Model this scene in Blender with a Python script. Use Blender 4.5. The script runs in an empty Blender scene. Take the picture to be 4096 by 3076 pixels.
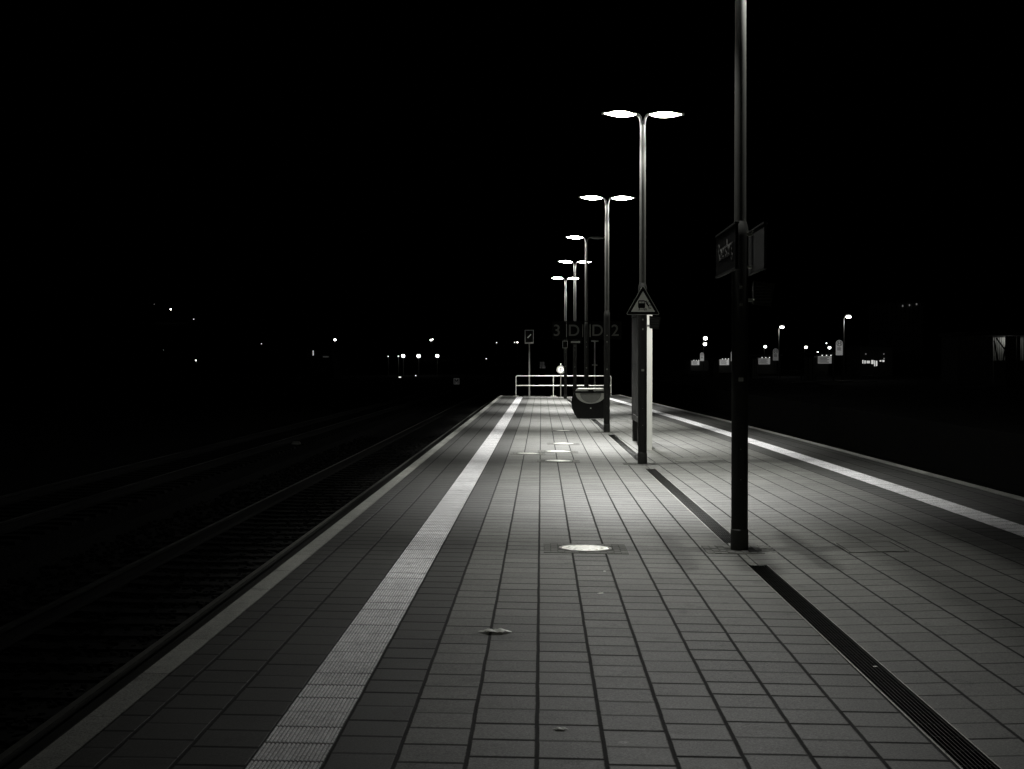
import bpy, bmesh, math, random
from mathutils import Vector, Matrix
random.seed(7)
PI = math.pi
SC = bpy.context.scene
COL = SC.collection

# ---------------------------------------------------------------- camera, sky, exposure
F_PX, W_PX, H_PX = 6000.0, 4096.0, 3076.0
YAW = math.atan(117 / F_PX)
PITCH = math.atan(84 / F_PX)
cd = bpy.data.cameras.new('camera')
cd.sensor_width = 36.0
cd.lens = F_PX / W_PX * 36.0
cd.clip_start = 0.1
cd.clip_end = 5000
cam = bpy.data.objects.new('camera', cd)
COL.objects.link(cam)
cam.location = (0, 0, 1.7)
cam.rotation_euler = (PI / 2 - PITCH, 0, YAW)
SC.camera = cam
CAM_R = cam.rotation_euler.to_matrix()

world = bpy.data.worlds.new('World')
SC.world = world
world.use_nodes = True
wn = world.node_tree.nodes
wl = world.node_tree.links
sky = wn.new('ShaderNodeTexSky')
sky.sky_type = 'NISHITA'
sky.sun_disc = False
sky.sun_elevation = math.radians(-9)
sky.sun_rotation = math.radians(120)
hsv = wn.new('ShaderNodeHueSaturation')
hsv.inputs['Saturation'].default_value = 0.0
wl.new(sky.outputs['Color'], hsv.inputs['Color'])
wl.new(hsv.outputs['Color'], wn['Background'].inputs['Color'])
wn['Background'].inputs['Strength'].default_value = 0.02

SC.view_settings.view_transform = 'Standard'
SC.view_settings.look = 'None'
SC.view_settings.exposure = 0.0
SC.view_settings.gamma = 1.0
LAMP_POWER = 2200.0
NEAR_SHARE = 0.21


def ray(px, py):
    return CAM_R @ Vector(((px - W_PX / 2) / F_PX, (H_PX / 2 - py) / F_PX, -1))


def at(px, py, y):
    """point seen at photo position (px, py) standing y metres down the line"""
    d = ray(px, py)
    return cam.location + d * (y / d.y)


# ---------------------------------------------------------------- mesh helpers
class MB:
    def __init__(self):
        self.v, self.f, self.uv, self.sm = [], [], [], []

    def face(self, pts, uv=None, smooth=False):
        n = len(self.v)
        self.v.extend([tuple(p) for p in pts])
        self.f.append(tuple(range(n, n + len(pts))))
        self.uv.append(uv if uv else [(p[0], p[1]) for p in pts])
        self.sm.append(smooth)

    def mesh(self, verts, faces, smooth=False):
        n = len(self.v)
        self.v.extend([tuple(p) for p in verts])
        for f in faces:
            self.f.append(tuple(i + n for i in f))
            self.uv.append([(verts[i][0], verts[i][1]) for i in f])
            self.sm.append(smooth)

    def box(self, x0, x1, y0, y1, z0, z1, rot=None, org=None):
        vs = [Vector((x, y, z)) for z in (z0, z1) for y in (y0, y1) for x in (x0, x1)]
        if rot is not None:
            o = Vector(org) if org else Vector(((x0 + x1) / 2, (y0 + y1) / 2, (z0 + z1) / 2))
            vs = [rot @ (p - o) + o for p in vs]
        self.mesh(vs, [(0, 2, 3, 1), (4, 5, 7, 6), (0, 1, 5, 4), (2, 6, 7, 3), (0, 4, 6, 2), (1, 3, 7, 5)])
        return self

    def lathe(self, prof, seg=28, c=(0, 0, 0), axis='z', caps=True):
        def P(r, h, a):
            x, y = r * math.cos(a), r * math.sin(a)
            if axis == 'z': q = (x, y, h)
            elif axis == 'y': q = (x, h, y)
            else: q = (h, x, y)
            return (q[0] + c[0], q[1] + c[1], q[2] + c[2])
        vs = [P(r, h, 2 * PI * k / seg) for r, h in prof for k in range(seg)]
        fs = []
        for i in range(len(prof) - 1):
            for k in range(seg):
                a, b = i * seg + k, i * seg + (k + 1) % seg
                fs.append((a, b, b + seg, a + seg))
        self.mesh(vs, fs, True)
        if caps:
            self.mesh(vs[:seg], [tuple(reversed(range(seg)))])
            self.mesh(vs[-seg:], [tuple(range(seg))])
        return self

    def tube(self, pts, r, seg=12, caps=True):
        pts = [Vector(p) for p in pts]
        rs = r if isinstance(r, (list, tuple)) else [r] * len(pts)
        vs = []
        up = None
        for i, p in enumerate(pts):
            a = pts[max(i - 1, 0)]
            b = pts[min(i + 1, len(pts) - 1)]
            t = (b - a).normalized()
            if up is None:
                up = Vector((0, 0, 1)) if abs(t.z) < 0.9 else Vector((0, 1, 0))
            s = t.cross(up).normalized()
            u = s.cross(t).normalized()
            up = u
            for k in range(seg):
                an = 2 * PI * k / seg
                vs.append(p + (s * math.cos(an) + u * math.sin(an)) * rs[i])
        fs = []
        for i in range(len(pts) - 1):
            for k in range(seg):
                a, b = i * seg + k, i * seg + (k + 1) % seg
                fs.append((a, b, b + seg, a + seg))
        self.mesh(vs, fs, True)
        if caps:
            self.mesh(vs[:seg], [tuple(reversed(range(seg)))])
            self.mesh(vs[-seg:], [tuple(range(seg))])
        return self

    def prism_y(self, outline, y0, y1):
        """outline in (x, z), extruded from y0 to y1"""
        n = len(outline)
        vs = [(x, y0, z) for x, z in outline] + [(x, y1, z) for x, z in outline]
        fs = [tuple(range(n)), tuple(reversed(range(n, 2 * n)))]
        fs += [(i, i + n, (i + 1) % n + n, (i + 1) % n) for i in range(n)]
        self.mesh(vs, fs)
        return self

    def ellipsoid(self, c, r, seg=20, rings=10, zmin=-1, zmax=1):
        vs, fs = [], []
        for i in range(rings + 1):
            t = zmin + (zmax - zmin) * i / rings
            ph = math.asin(max(-1, min(1, t)))
            for k in range(seg):
                a = 2 * PI * k / seg
                vs.append((c[0] + r[0] * math.cos(ph) * math.cos(a), c[1] + r[1] * math.cos(ph) * math.sin(a), c[2] + r[2] * math.sin(ph)))
        for i in range(rings):
            for k in range(seg):
                a, b = i * seg + k, i * seg + (k + 1) % seg
                fs.append((a, b, b + seg, a + seg))
        self.mesh(vs, fs, True)
        return self

    def build(self, name, mat, parent=None, loc=None):
        me = bpy.data.meshes.new(name)
        me.from_pydata(self.v, [], self.f)
        uvl = me.uv_layers.new(name='UVMap')
        k = 0
        for uvs in self.uv:
            for q in uvs:
                uvl.data[k].uv = q
                k += 1
        me.polygons.foreach_set('use_smooth', self.sm)
        bm = bmesh.new()
        bm.from_mesh(me)
        bmesh.ops.remove_doubles(bm, verts=bm.verts, dist=1e-5)
        if not any(len(e.link_faces) == 1 for e in bm.edges):
            bmesh.ops.recalc_face_normals(bm, faces=bm.faces)
        for e in bm.edges:
            if len(e.link_faces) == 2 and e.calc_face_angle(0) > 0.7:
                e.smooth = False
        bm.to_mesh(me)
        bm.free()
        me.materials.append(mat)
        return link(name, me, parent, loc)


def link(name, me, parent=None, loc=None):
    o = bpy.data.objects.new(name, me)
    COL.objects.link(o)
    if parent: o.parent = parent
    if loc: o.location = loc
    return o


def tag(o, label=None, cat=None, group=None, kind=None):
    if label: o['label'] = label
    if cat: o['category'] = cat
    if group: o['group'] = group
    if kind: o['kind'] = kind
    return o


def thing(name, label, cat, loc=(0, 0, 0), rz=0.0, group=None):
    o = bpy.data.objects.new(name, None)
    o.empty_display_size = 0.2
    COL.objects.link(o)
    o.location = loc
    o.rotation_euler = (0, 0, rz)
    return tag(o, label, cat, group)


def copy_tree(o, parent=None):
    c = o.copy()
    COL.objects.link(c)
    if parent: c.parent = parent
    for ch in list(o.children):
        copy_tree(ch, c)
    return c


def font_mesh(body, size, depth, align='CENTER', bold=0.0, xscale=1.0):
    """lettering as a mesh in the x/z plane, reading along +x, facing -y"""
    cu = bpy.data.curves.new('lettering', 'FONT')
    cu.body = body
    cu.size = size
    cu.extrude = depth / 2
    cu.offset = bold
    cu.align_x = align
    cu.align_y = 'CENTER'
    ob = bpy.data.objects.new('lettering', cu)
    COL.objects.link(ob)
    bpy.context.view_layer.update()
    me = bpy.data.meshes.new_from_object(ob.evaluated_get(bpy.context.evaluated_depsgraph_get()))
    bpy.data.objects.remove(ob)
    me.transform(Matrix.Rotation(PI / 2, 4, 'X') @ Matrix.Diagonal((xscale, 1, 1, 1)))
    return me


def text(body, size, depth, mat, parent, loc, rot=None, name='lettering', **kw):
    me = font_mesh(body, size, depth, **kw)
    if rot is not None:
        me.transform(rot.to_4x4())
    me.materials.clear()
    me.materials.append(mat)
    return link(name, me, parent, loc)


def plate(splines, depth, name, mat, parent, loc=None):
    """flat plate in x/z (outlines may hold holes), thickness along y"""
    cu = bpy.data.curves.new(name, 'CURVE')
    cu.dimensions = '2D'
    cu.fill_mode = 'BOTH'
    cu.extrude = depth / 2
    for pts in splines:
        s = cu.splines.new('POLY')
        s.points.add(len(pts) - 1)
        for q, p in zip(s.points, pts):
            q.co = (p[0], p[1], 0, 1)
        s.use_cyclic_u = True
    ob = bpy.data.objects.new(name, cu)
    COL.objects.link(ob)
    bpy.context.view_layer.update()
    me = bpy.data.meshes.new_from_object(ob.evaluated_get(bpy.context.evaluated_depsgraph_get()))
    bpy.data.objects.remove(ob)
    me.transform(Matrix.Rotation(PI / 2, 4, 'X'))
    me.materials.clear()
    me.materials.append(mat)
    return link(name, me, parent, loc)


def circ(r, n=36, cx=0, cz=0, a0=0.0, a1=2 * PI):
    full = abs(a1 - a0 - 2 * PI) < 1e-6
    m = n if full else n + 1
    return [(cx + r * math.cos(a0 + (a1 - a0) * k / n), cz + r * math.sin(a0 + (a1 - a0) * k / n)) for k in range(m)]


def rounded_tri(w, h, rad, z0=0.0, n=8):
    """triangle of width w and height h standing on z0, corners rounded by rad"""
    P = [Vector((-w / 2, z0)), Vector((w / 2, z0)), Vector((0, z0 + h))]
    out = []
    for i in range(3):
        p, a, b = P[i], P[i - 1], P[(i + 1) % 3]
        u, v = (a - p).normalized(), (b - p).normalized()
        half = u.angle(v) / 2
        c = p + (u + v).normalized() * (rad / math.sin(half))
        s = p + u * (rad / math.tan(half)) - c
        e = p + v * (rad / math.tan(half)) - c
        ang0 = math.atan2(s.y, s.x)
        d = math.atan2(e.y, e.x) - ang0
        while d < 0: d += 2 * PI
        if d > PI: d -= 2 * PI
        for k in range(n + 1):
            an = ang0 + d * k / n
            out.append((c.x + rad * math.cos(an), c.y + rad * math.sin(an)))
    return out


# ---------------------------------------------------------------- materials
def grey(v):
    return (v * 0.985, v * 1.0, v * 0.9, 1)


class NT:
    def __init__(self, mat):
        mat.use_nodes = True
        self.t = mat.node_tree
        self.n, self.l = self.t.nodes, self.t.links
        self.b = self.n['Principled BSDF']

    def put(self, sock, x):
        if hasattr(x, 'is_output'): self.l.new(x, sock)
        else: sock.default_value = x

    def m(self, op, a, b=0.0, c=0.0, clamp=False):
        nd = self.n.new('ShaderNodeMath')
        nd.operation = op
        nd.use_clamp = clamp
        for s, x in zip(nd.inputs, (a, b, c)): self.put(s, x)
        return nd.outputs[0]

    def smooth(self, x, lo, hi, a=0.0, b=1.0):
        nd = self.n.new('ShaderNodeMapRange')
        nd.interpolation_type = 'SMOOTHSTEP'
        for k, q in zip(('Value', 'From Min', 'From Max', 'To Min', 'To Max'), (x, lo, hi, a, b)):
            self.put(nd.inputs[k], q)
        return nd.outputs['Result']

    def noise(self, vec, scale, detail=3.0, rough=0.55):
        nd = self.n.new('ShaderNodeTexNoise')
        if vec is not None: self.l.new(vec, nd.inputs['Vector'])
        nd.inputs['Scale'].default_value = scale
        nd.inputs['Detail'].default_value = detail
        nd.inputs['Roughness'].default_value = rough
        return nd.outputs['Fac']

    def white(self, x, y, z=0.0):
        nd = self.n.new('ShaderNodeTexWhiteNoise')
        nd.noise_dimensions = '3D'
        self.l.new(self.xyz(x, y, z), nd.inputs['Vector'])
        return nd.outputs['Value']

    def xyz(self, x, y, z=0.0):
        nd = self.n.new('ShaderNodeCombineXYZ')
        for s, q in zip(nd.inputs, (x, y, z)): self.put(s, q)
        return nd.outputs[0]

    def sep(self, v):
        nd = self.n.new('ShaderNodeSeparateXYZ')
        self.l.new(v, nd.inputs[0])
        return nd.outputs

    def coord(self, which='Object'):
        return self.n.new('ShaderNodeTexCoord').outputs[which]

    def pos(self):
        return self.n.new('ShaderNodeNewGeometry').outputs['Position']

    def tint(self, v):
        nd = self.n.new('ShaderNodeCombineColor')
        self.put(nd.inputs[0], self.m('MULTIPLY', v, 0.985))
        self.put(nd.inputs[1], v)
        self.put(nd.inputs[2], self.m('MULTIPLY', v, 0.9))
        return nd.outputs[0]

    def bump(self, h, dist, strength=1.0):
        nd = self.n.new('ShaderNodeBump')
        nd.inputs['Distance'].default_value = dist
        nd.inputs['Strength'].default_value = strength
        self.l.new(h, nd.inputs['Height'])
        self.l.new(nd.outputs[0], self.b.inputs['Normal'])


def pm(name, base, rough=0.6, metal=0.0, var=0.25, scale=6.0, bump=0.0, bscale=60.0, spec=0.5):
    mat = bpy.data.materials.new(name)
    t = NT(mat)
    p = t.pos()
    n1 = t.noise(p, scale, 4)
    n2 = t.noise(p, scale * 9, 3)
    k = t.m('ADD', t.m('MULTIPLY', n1, 0.7), t.m('MULTIPLY', n2, 0.3))
    v = t.m('MULTIPLY', base, t.m('ADD', 1 - var, t.m('MULTIPLY', k, 2 * var)))
    t.l.new(t.tint(v), t.b.inputs['Base Color'])
    t.l.new(t.m('ADD', rough - 0.1, t.m('MULTIPLY', n2, 0.2)), t.b.inputs['Roughness'])
    t.b.inputs['Metallic'].default_value = metal
    t.b.inputs['Specular IOR Level'].default_value = spec
    if bump:
        t.bump(t.noise(p, bscale, 4), bump)
    return mat


def glow(name, strength, var=0.0, scale=20.0):
    mat = bpy.data.materials.new(name)
    t = NT(mat)
    t.b.inputs['Base Color'].default_value = grey(0.6)
    t.b.inputs['Emission Color'].default_value = (1, 1, 0.975, 1)
    if var:
        n = t.noise(t.pos(), scale, 3)
        t.l.new(t.m('MULTIPLY', strength, t.m('ADD', 1 - var, t.m('MULTIPLY', n, 2 * var))), t.b.inputs['Emission Strength'])
    else:
        t.b.inputs['Emission Strength'].default_value = strength
    return mat


def paver(name, base, colw=0.0095, roww=0.017, tile=0.30, rowsoff=True, joint=0.3, spots=True, seed=0.0, rough=0.62, gloss=0.4, tone=0.24, ribs=0, neutral=False):
    """concrete slabs: UV counts slabs across (u) and along (v)"""
    mat = bpy.data.materials.new(name)
    t = NT(mat)
    uvn = t.n.new('ShaderNodeUVMap')
    uvn.uv_map = 'UVMap'
    s = t.sep(uvn.outputs[0])
    p = t.pos()
    wob = t.noise(p, 2.2, 2)
    u = t.m('ADD', s[0], t.m('MULTIPLY', t.m('SUBTRACT', wob, 0.5), 0.028))
    col = t.m('FLOOR', u)
    fu = t.m('FRACT', u)
    off = t.white(col, 3.7 + seed)
    wob2 = t.noise(t.xyz(col, s[1]), 3.1, 1)
    v = t.m('ADD', t.m('ADD', s[1], t.m('MULTIPLY', off, 1.0 if rowsoff else 0.0)), t.m('MULTIPLY', t.m('SUBTRACT', wob2, 0.5), 0.05))
    row = t.m('FLOOR', v)
    fv = t.m('FRACT', v)
    rnd = t.white(col, row, 1.3 + seed)
    rnd2 = t.white(col, row, 7.9 + seed)
    rnd2n = t.white(col, t.m('ADD', row, -1.0), 7.9 + seed)
    du = t.m('MULTIPLY', t.m('MINIMUM', fu, t.m('SUBTRACT', 1.0, fu)), tile)
    dlo = t.m('MULTIPLY', fv, tile)
    dhi = t.m('MULTIPLY', t.m('SUBTRACT', 1.0, fv), tile)
    rag = t.m('MULTIPLY', t.m('SUBTRACT', t.noise(p, 55, 3), 0.5), 0.006)
    ju = t.smooth(t.m('ADD', du, rag), colw * 0.55, colw * 1.35, 1.0, 0.0)
    jv1 = t.m('MULTIPLY', t.smooth(t.m('ADD', dlo, rag), roww * 0.35, roww * 1.3, 1.0, 0.0), t.smooth(rnd2, 0.0, 0.75, 0.42, 1.0))
    # the joint on the far side of a slab belongs to the next one
    nxt = t.white(col, t.m('ADD', row, 1.0), 7.9 + seed)
    jv2 = t.m('MULTIPLY', t.smooth(t.m('ADD', dhi, rag), roww * 0.35, roww * 1.3, 1.0, 0.0), t.smooth(nxt, 0.0, 0.75, 0.42, 1.0))
    jv = t.m('MAXIMUM', jv1, jv2)  # row joint together with its chamfer's shade, both put into the colour
    jt = t.m('MAXIMUM', ju, jv)
    big = t.noise(p, 0.9, 5, 0.6)
    mid = t.noise(p, 14, 4, 0.6)
    fine = t.noise(p, 230, 2, 0.7)
    k = t.m('ADD', t.m('MULTIPLY', t.m('SUBTRACT', rnd, 0.5), tone), 1.0)
    k = t.m('ADD', k, t.m('MULTIPLY', t.m('SUBTRACT', big, 0.5), 0.55))
    k = t.m('ADD', k, t.m('MULTIPLY', t.m('SUBTRACT', mid, 0.5), 0.8))
    grit = t.noise(p, 85, 2, 0.8)
    k = t.m('ADD', k, t.m('MULTIPLY', t.m('SUBTRACT', grit, 0.5), 2.2))
    k = t.m('ADD', k, t.m('MULTIPLY', t.m('SUBTRACT', fine, 0.5), 1.6))
    blot = t.noise(p, 3.4, 4, 0.65)
    k = t.m('SUBTRACT', k, t.m('MULTIPLY', t.smooth(blot, 0.56, 0.72), 0.3))
    val = t.m('MULTIPLY', k, base)
    if spots:
        vo = t.n.new('ShaderNodeTexVoronoi')
        vo.inputs['Scale'].default_value = 2.3
        t.l.new(p, vo.inputs['Vector'])
        pick = t.sep(vo.outputs['Color'])
        dsp = t.m('ADD', vo.outputs['Distance'], t.m('MULTIPLY', t.m('SUBTRACT', mid, 0.5), 0.05))
        lite = t.m('MULTIPLY', t.smooth(dsp, 0.02, 0.07, 1.0, 0.0), t.m('GREATER_THAN', pick[0], 0.8))
        dark = t.m('MULTIPLY', t.smooth(dsp, 0.03, 0.09, 1.0, 0.0), t.m('LESS_THAN', pick[0], 0.22))
        val = t.m('MULTIPLY', val, t.m('ADD', 1.0, t.m('SUBTRACT', t.m('MULTIPLY', lite, 0.8), t.m('MULTIPLY', dark, 0.45))))
    val = t.m('MULTIPLY', val, t.m('SUBTRACT', 1.0, t.m('MULTIPLY', jt, 1 - joint * 0.25)))
    if ribs:      # darker in the grooves between the ribs
        fr = t.m('FRACT', t.m('MULTIPLY', s[0], float(ribs)))
        gv = t.smooth(t.m('ABSOLUTE', t.m('SUBTRACT', fr, 0.45)), 0.26, 0.4)
        val = t.m('MULTIPLY', val, t.m('SUBTRACT', 1.0, t.m('MULTIPLY', gv, 0.58)))
    val = t.m('MAXIMUM', val, 0.004)
    t.l.new(val if neutral else t.tint(val), t.b.inputs['Base Color'])
    t.l.new(t.m('ADD', t.m('ADD', rough, t.m('MULTIPLY', t.m('SUBTRACT', mid, 0.5), 0.25)), t.m('MULTIPLY', jt, 0.3)), t.b.inputs['Roughness'])
    t.b.inputs['Specular IOR Level'].default_value = gloss
    h = t.m('ADD', t.m('MULTIPLY', t.m('SUBTRACT', 1.0, jt), 1.0), t.m('MULTIPLY', fine, 0.12))
    h = t.m('ADD', h, t.m('MULTIPLY', rnd, 0.25))
    t.bump(h, 0.004)
    return mat


M = {}
M['slab'] = paver('light_concrete_slab', 0.152)
M['slab_r'] = paver('light_concrete_slab_right', 0.152, colw=0.009, roww=0.012, seed=5.0)
M['slab_dark'] = paver('dark_concrete_slab', 0.062, seed=2.0, tone=0.12)
M['ribs'] = paver('pale_ribbed_slab', 0.92, colw=0.0045, roww=0.014, rowsoff=False, joint=0.6, seed=9.0, tone=0.1, spots=False, ribs=17, neutral=True)
M['coping'] = paver('platform_coping', 0.38, colw=0.0, roww=0.004, tile=1.0, rowsoff=False, seed=4.0, tone=0.3)
M['joint'] = pm('dark_joint_sand', 0.018, 0.95, var=0.4)
M['wall'] = pm('stained_concrete', 0.12, 0.9, var=0.4, scale=1.5, bump=0.004)
M['pole'] = pm('grey_pole_paint', 0.1, 0.5, var=0.3, scale=9, bump=0.0006, bscale=120, spec=0.5)
M['pole_low'] = pm('shaded_lower_pole_paint', 0.03, 0.6, var=0.4, scale=7, bump=0.0006, bscale=120, spec=0.25)  # upper pole's paint darkened: the lower pole's shade is put into its colour
M['pole_dark'] = pm('dark_pole_foot', 0.05, 0.6, var=0.3)
M['housing'] = pm('lamp_housing_paint', 0.3, 0.45)
M['lit'] = glow('lit_diffuser', 120.0)
M['lit_low'] = glow('weakly_lit_diffuser', 24.0)
M['unlit'] = pm('unlit_diffuser', 0.1, 0.35)
M['steel'] = pm('galvanised_steel', 0.75, 0.4, metal=0.3, var=0.2, scale=20)
M['steel_rough'] = pm('worn_steel', 0.32, 0.5, metal=0.8, var=0.35, scale=15)
M['cover'] = pm('polished_cover_steel', 0.85, 0.38, metal=0.9, var=0.75, scale=6, bump=0.0015, bscale=45)
M['grate'] = pm('drain_grate_iron', 0.04, 0.36, metal=1.0, var=0.4, scale=20)
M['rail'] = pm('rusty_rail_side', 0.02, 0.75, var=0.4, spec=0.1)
M['rail_top'] = pm('rolled_rail_top', 0.45, 0.35, metal=0.9, var=0.3)
M['cobble'] = pm('cobble_stone', 0.155, 0.8, var=0.35, bump=0.003)
M['bed'] = pm('cobble_bed', 0.08, 0.95, var=0.5, scale=12)
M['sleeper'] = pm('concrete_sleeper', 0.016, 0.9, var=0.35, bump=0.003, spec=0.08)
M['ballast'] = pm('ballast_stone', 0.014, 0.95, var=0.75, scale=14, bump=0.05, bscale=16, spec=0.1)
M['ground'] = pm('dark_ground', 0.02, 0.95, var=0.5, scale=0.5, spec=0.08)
M['hill'] = pm('wooded_slope', 0.03, 1.0, var=0.5, scale=0.02, spec=0.0)
M['asphalt'] = pm('asphalt', 0.018, 0.85, var=0.3, scale=2, spec=0.08)
M['kerb'] = pm('kerb_concrete', 0.3, 0.85, var=0.3)
M['blue'] = pm('dark_sign_paint', 0.006, 0.8, var=0.1, spec=0.05)
M['white'] = pm('white_sign_paint', 0.75, 0.45, var=0.06)
M['white_dim'] = pm('weathered_white_paint', 0.4, 0.55, var=0.15)
M['letter'] = pm('track_lettering_paint', 0.15, 0.7, spec=0.2)
M['board_back'] = pm('board_back_paint', 0.02, 0.7, spec=0.3)
M['dull_white'] = pm('dull_lettering_paint', 0.04, 0.7, spec=0.2)
M['yellow'] = pm('mid_grey_sign_face', 0.7, 0.5, var=0.1)
M['black'] = pm('black_sign_paint', 0.008, 0.85, var=0.1, spec=0.1)
M['casewhite'] = pm('pale_case_paint', 0.29, 0.55, var=0.12, scale=3, bump=0.0008, bscale=80)
M['casedark'] = pm('dark_case_frame', 0.03, 0.45, var=0.2)
M['poster'] = pm('timetable_paper', 0.045, 0.5, var=0.6, scale=5)
M['plastic'] = pm('dark_grit_bin_plastic', 0.012, 0.85, var=0.2, bump=0.001, bscale=90, spec=0.2)
M['binpanel'] = pm('pale_scoop_plastic', 0.62, 0.5, var=0.3, scale=10, bump=0.002, bscale=60)
M['binpanel_in'] = pm('grey_scoop_plastic', 0.25, 0.6, var=0.4, scale=10, bump=0.002, bscale=60)
M['speaker'] = pm('speaker_paint', 0.022, 0.7, spec=0.15)
M['leaf'] = pm('pale_dry_leaf', 0.97, 0.3, var=0.08, scale=60, bump=0.001, bscale=200)
_t = NT(M['leaf'])
_o = [n for n in _t.n if n.type == 'OUTPUT_MATERIAL'][0]
_tr = _t.n.new('ShaderNodeBsdfTranslucent')
_tr.inputs['Color'].default_value = grey(0.95)
_mx = _t.n.new('ShaderNodeMixShader')
_mx.inputs[0].default_value = 0.2
_t.l.new(_t.b.outputs[0], _mx.inputs[1])
_t.l.new(_tr.outputs[0], _mx.inputs[2])
_t.l.new(_mx.outputs[0], _o.inputs['Surface'])
M['glass'] = pm('dark_shelter_panel', 0.1, 0.25, var=0.3, scale=3)
M['wood'] = pm('shelter_panel', 0.16, 0.7, var=0.5, scale=4)
M['facade'] = pm('facade_cladding', 0.12, 0.8, var=0.25, scale=1.0)
M['roof'] = pm('dark_roof', 0.03, 0.8)
M['far_lit'] = glow('far_lamp_lit', 6.0)
M['far_mid'] = glow('far_lamp_mid', 1.2)
M['far_dim'] = glow('far_lamp_dim', 0.12)
M['far_faint'] = glow('far_lamp_faint', 0.02, 0.6, 1.5)
M['board'] = glow('lit_information_board', 0.13, 0.3, 9.0)  # boards' emission stands in for light from the small lamps above them
M['board_hi'] = glow('bright_information_board', 0.3, 0.2, 9.0)
M['shop'] = glow('lit_shop_window', 0.55, 0.5, 0.8)
M['hsign'] = glow('lit_stop_sign', 0.15, 0.25, 12.0)
M['hsign_lo'] = glow('dimly_lit_stop_sign', 0.06, 0.25, 12.0)
M['hsign_hi'] = glow('brightly_lit_stop_sign', 0.2, 0.25, 12.0)

# ---------------------------------------------------------------- platform geometry
Y0, Y1 = -3.0, 78.0
XL_EDGE, XL_COP, XL_S0, XL_S1, XL_D = -2.14, -1.995, -1.23, -0.917, -0.62


def XR(y):      # centre of the right tactile strip
    if y < 50: return 4.79 - 0.000335 * y * y
    return 4.79 - 0.000335 * 2500 - 0.0335 * (y - 50)


def XG(y):      # drain line between the two fields of slabs
    return 1.895 - 0.00233 * y - 0.0000885 * y * y


def ZL(x, y): return -0.015 * x
def ZR(x, y): return -0.015 * XG(y) + 0.03 * (x - XG(y))
def ZP(x, y): return ZL(x, y) if x < XG(y) else ZR(x, y)


def xr_off(o): return lambda y: XR(y) + o
def const(c): return lambda y: c


POLE_Y = [13.9, 25.75, 37.65, 49.5, 61.3, 73.2]
POLE_X = [1.835, 1.735, 1.645, 1.49, 1.37, 1.18]
GRATES = [(-3.0, 12.85), (14.45, 24.6), (26.75, 36.4), (38.7, 46.4), (50.6, 60.3), (62.4, 72.0)]
HALF_G = 0.088


def strip(mb, xa, xb, zf, ya, yb, uf, vs=1 / 0.3, dz=0.0, step=0.75):
    n = max(1, int(math.ceil((yb - ya) / step)))
    for i in range(n):
        a = ya + (yb - ya) * i / n
        b = ya + (yb - ya) * (i + 1) / n
        pts = [(xa(a), a), (xb(a), a), (xb(b), b), (xa(b), b)]
        mb.face([(x, y, zf(x, y) + dz) for x, y in pts], [(uf(x, y), y * vs) for x, y in pts])


def ribbed(name, mat, xc, zf, ya, yb, width=0.31, n=17, step=0.75):
    """ribbed guidance slabs: a toothed cross-section swept along the platform"""
    prof = []
    pitch = width / n
    for k in range(n):
        x = -width / 2 + k * pitch
        prof += [(x + pitch * 0.08, 0.0), (x + pitch * 0.26, 0.004), (x + pitch * 0.64, 0.004), (x + pitch * 0.82, 0.0)]
    prof = [(-width / 2, 0.0)] + prof + [(width / 2, 0.0)]
    m = int((yb - ya) / step)
    mb = MB()
    vs, uv = [], []
    for i in range(m + 1):
        y = ya + (yb - ya) * i / m
        for px, pz in prof:
            x = xc(y) + px
            vs.append((x, y, zf(x, y) + pz + 0.0005))
            uv.append(((px + width / 2) / width, y / 0.3))
    k = len(prof)
    for i in range(m):
        for j in range(k - 1):
            f = (i * k + j, i * k + j + 1, (i + 1) * k + j + 1, (i + 1) * k + j)
            mb.face([vs[q] for q in f], [uv[q] for q in f])
    return tag(mb.build(name, mat), kind='structure')


# left field
uL = lambda x, y: (x + 0.02) / 0.3
mb = MB()
strip(mb, const(XL_D), lambda y: XG(y) - HALF_G, ZL, Y0, Y1, uL)
for a, b in zip([g[1] for g in GRATES], [g[0] for g in GRATES[1:]] + [Y1]):      # between the grates
    strip(mb, lambda y: XG(y) - HALF_G, lambda y: XG(y), ZL, a, b, uL)
tag(mb.build('platform_paving', M['slab']), kind='structure')
# right field
mb = MB()
uR = lambda x, y: (x - XR(y) + 0.155) / 0.303
strip(mb, lambda y: XG(y) + HALF_G, xr_off(-0.155 - 0.303), ZR, Y0, Y1, uR)
for a, b in zip([g[1] for g in GRATES], [g[0] for g in GRATES[1:]] + [Y1]):
    strip(mb, lambda y: XG(y), lambda y: XG(y) + HALF_G, ZR, a, b, uR)
tag(mb.build('platform_paving', M['slab_r']), kind='structure')
# dark bands either side of the ribbed strips
mb = MB()
uD = lambda x, y: (x - XL_S0) / 0.307
strip(mb, const(XL_COP), const(XL_S0), ZL, Y0, Y1, uD)
uD2 = lambda x, y: 10 + (x - XL_S1) / (XL_D - XL_S1)
strip(mb, const(XL_S1), const(XL_D), ZL, Y0, Y1, uD2)
uD3 = lambda x, y: 20 + (x - XR(y) + 0.155) / 0.303
strip(mb, xr_off(-0.458), xr_off(-0.155), ZR, Y0, Y1, uD3)
strip(mb, xr_off(0.155), xr_off(0.94), ZR, Y0, Y1, lambda x, y: 30 + (x - XR(y) - 0.155) / 0.307)
tag(mb.build('platform_edge_band', M['slab_dark']), kind='structure')
ribbed('tactile_strip', M['ribs'], const((XL_S0 + XL_S1) / 2), ZL, Y0, 74.9, XL_S1 - XL_S0)
ribbed('tactile_strip', M['ribs'], xr_off(0), ZR, Y0, 74.9)
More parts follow.
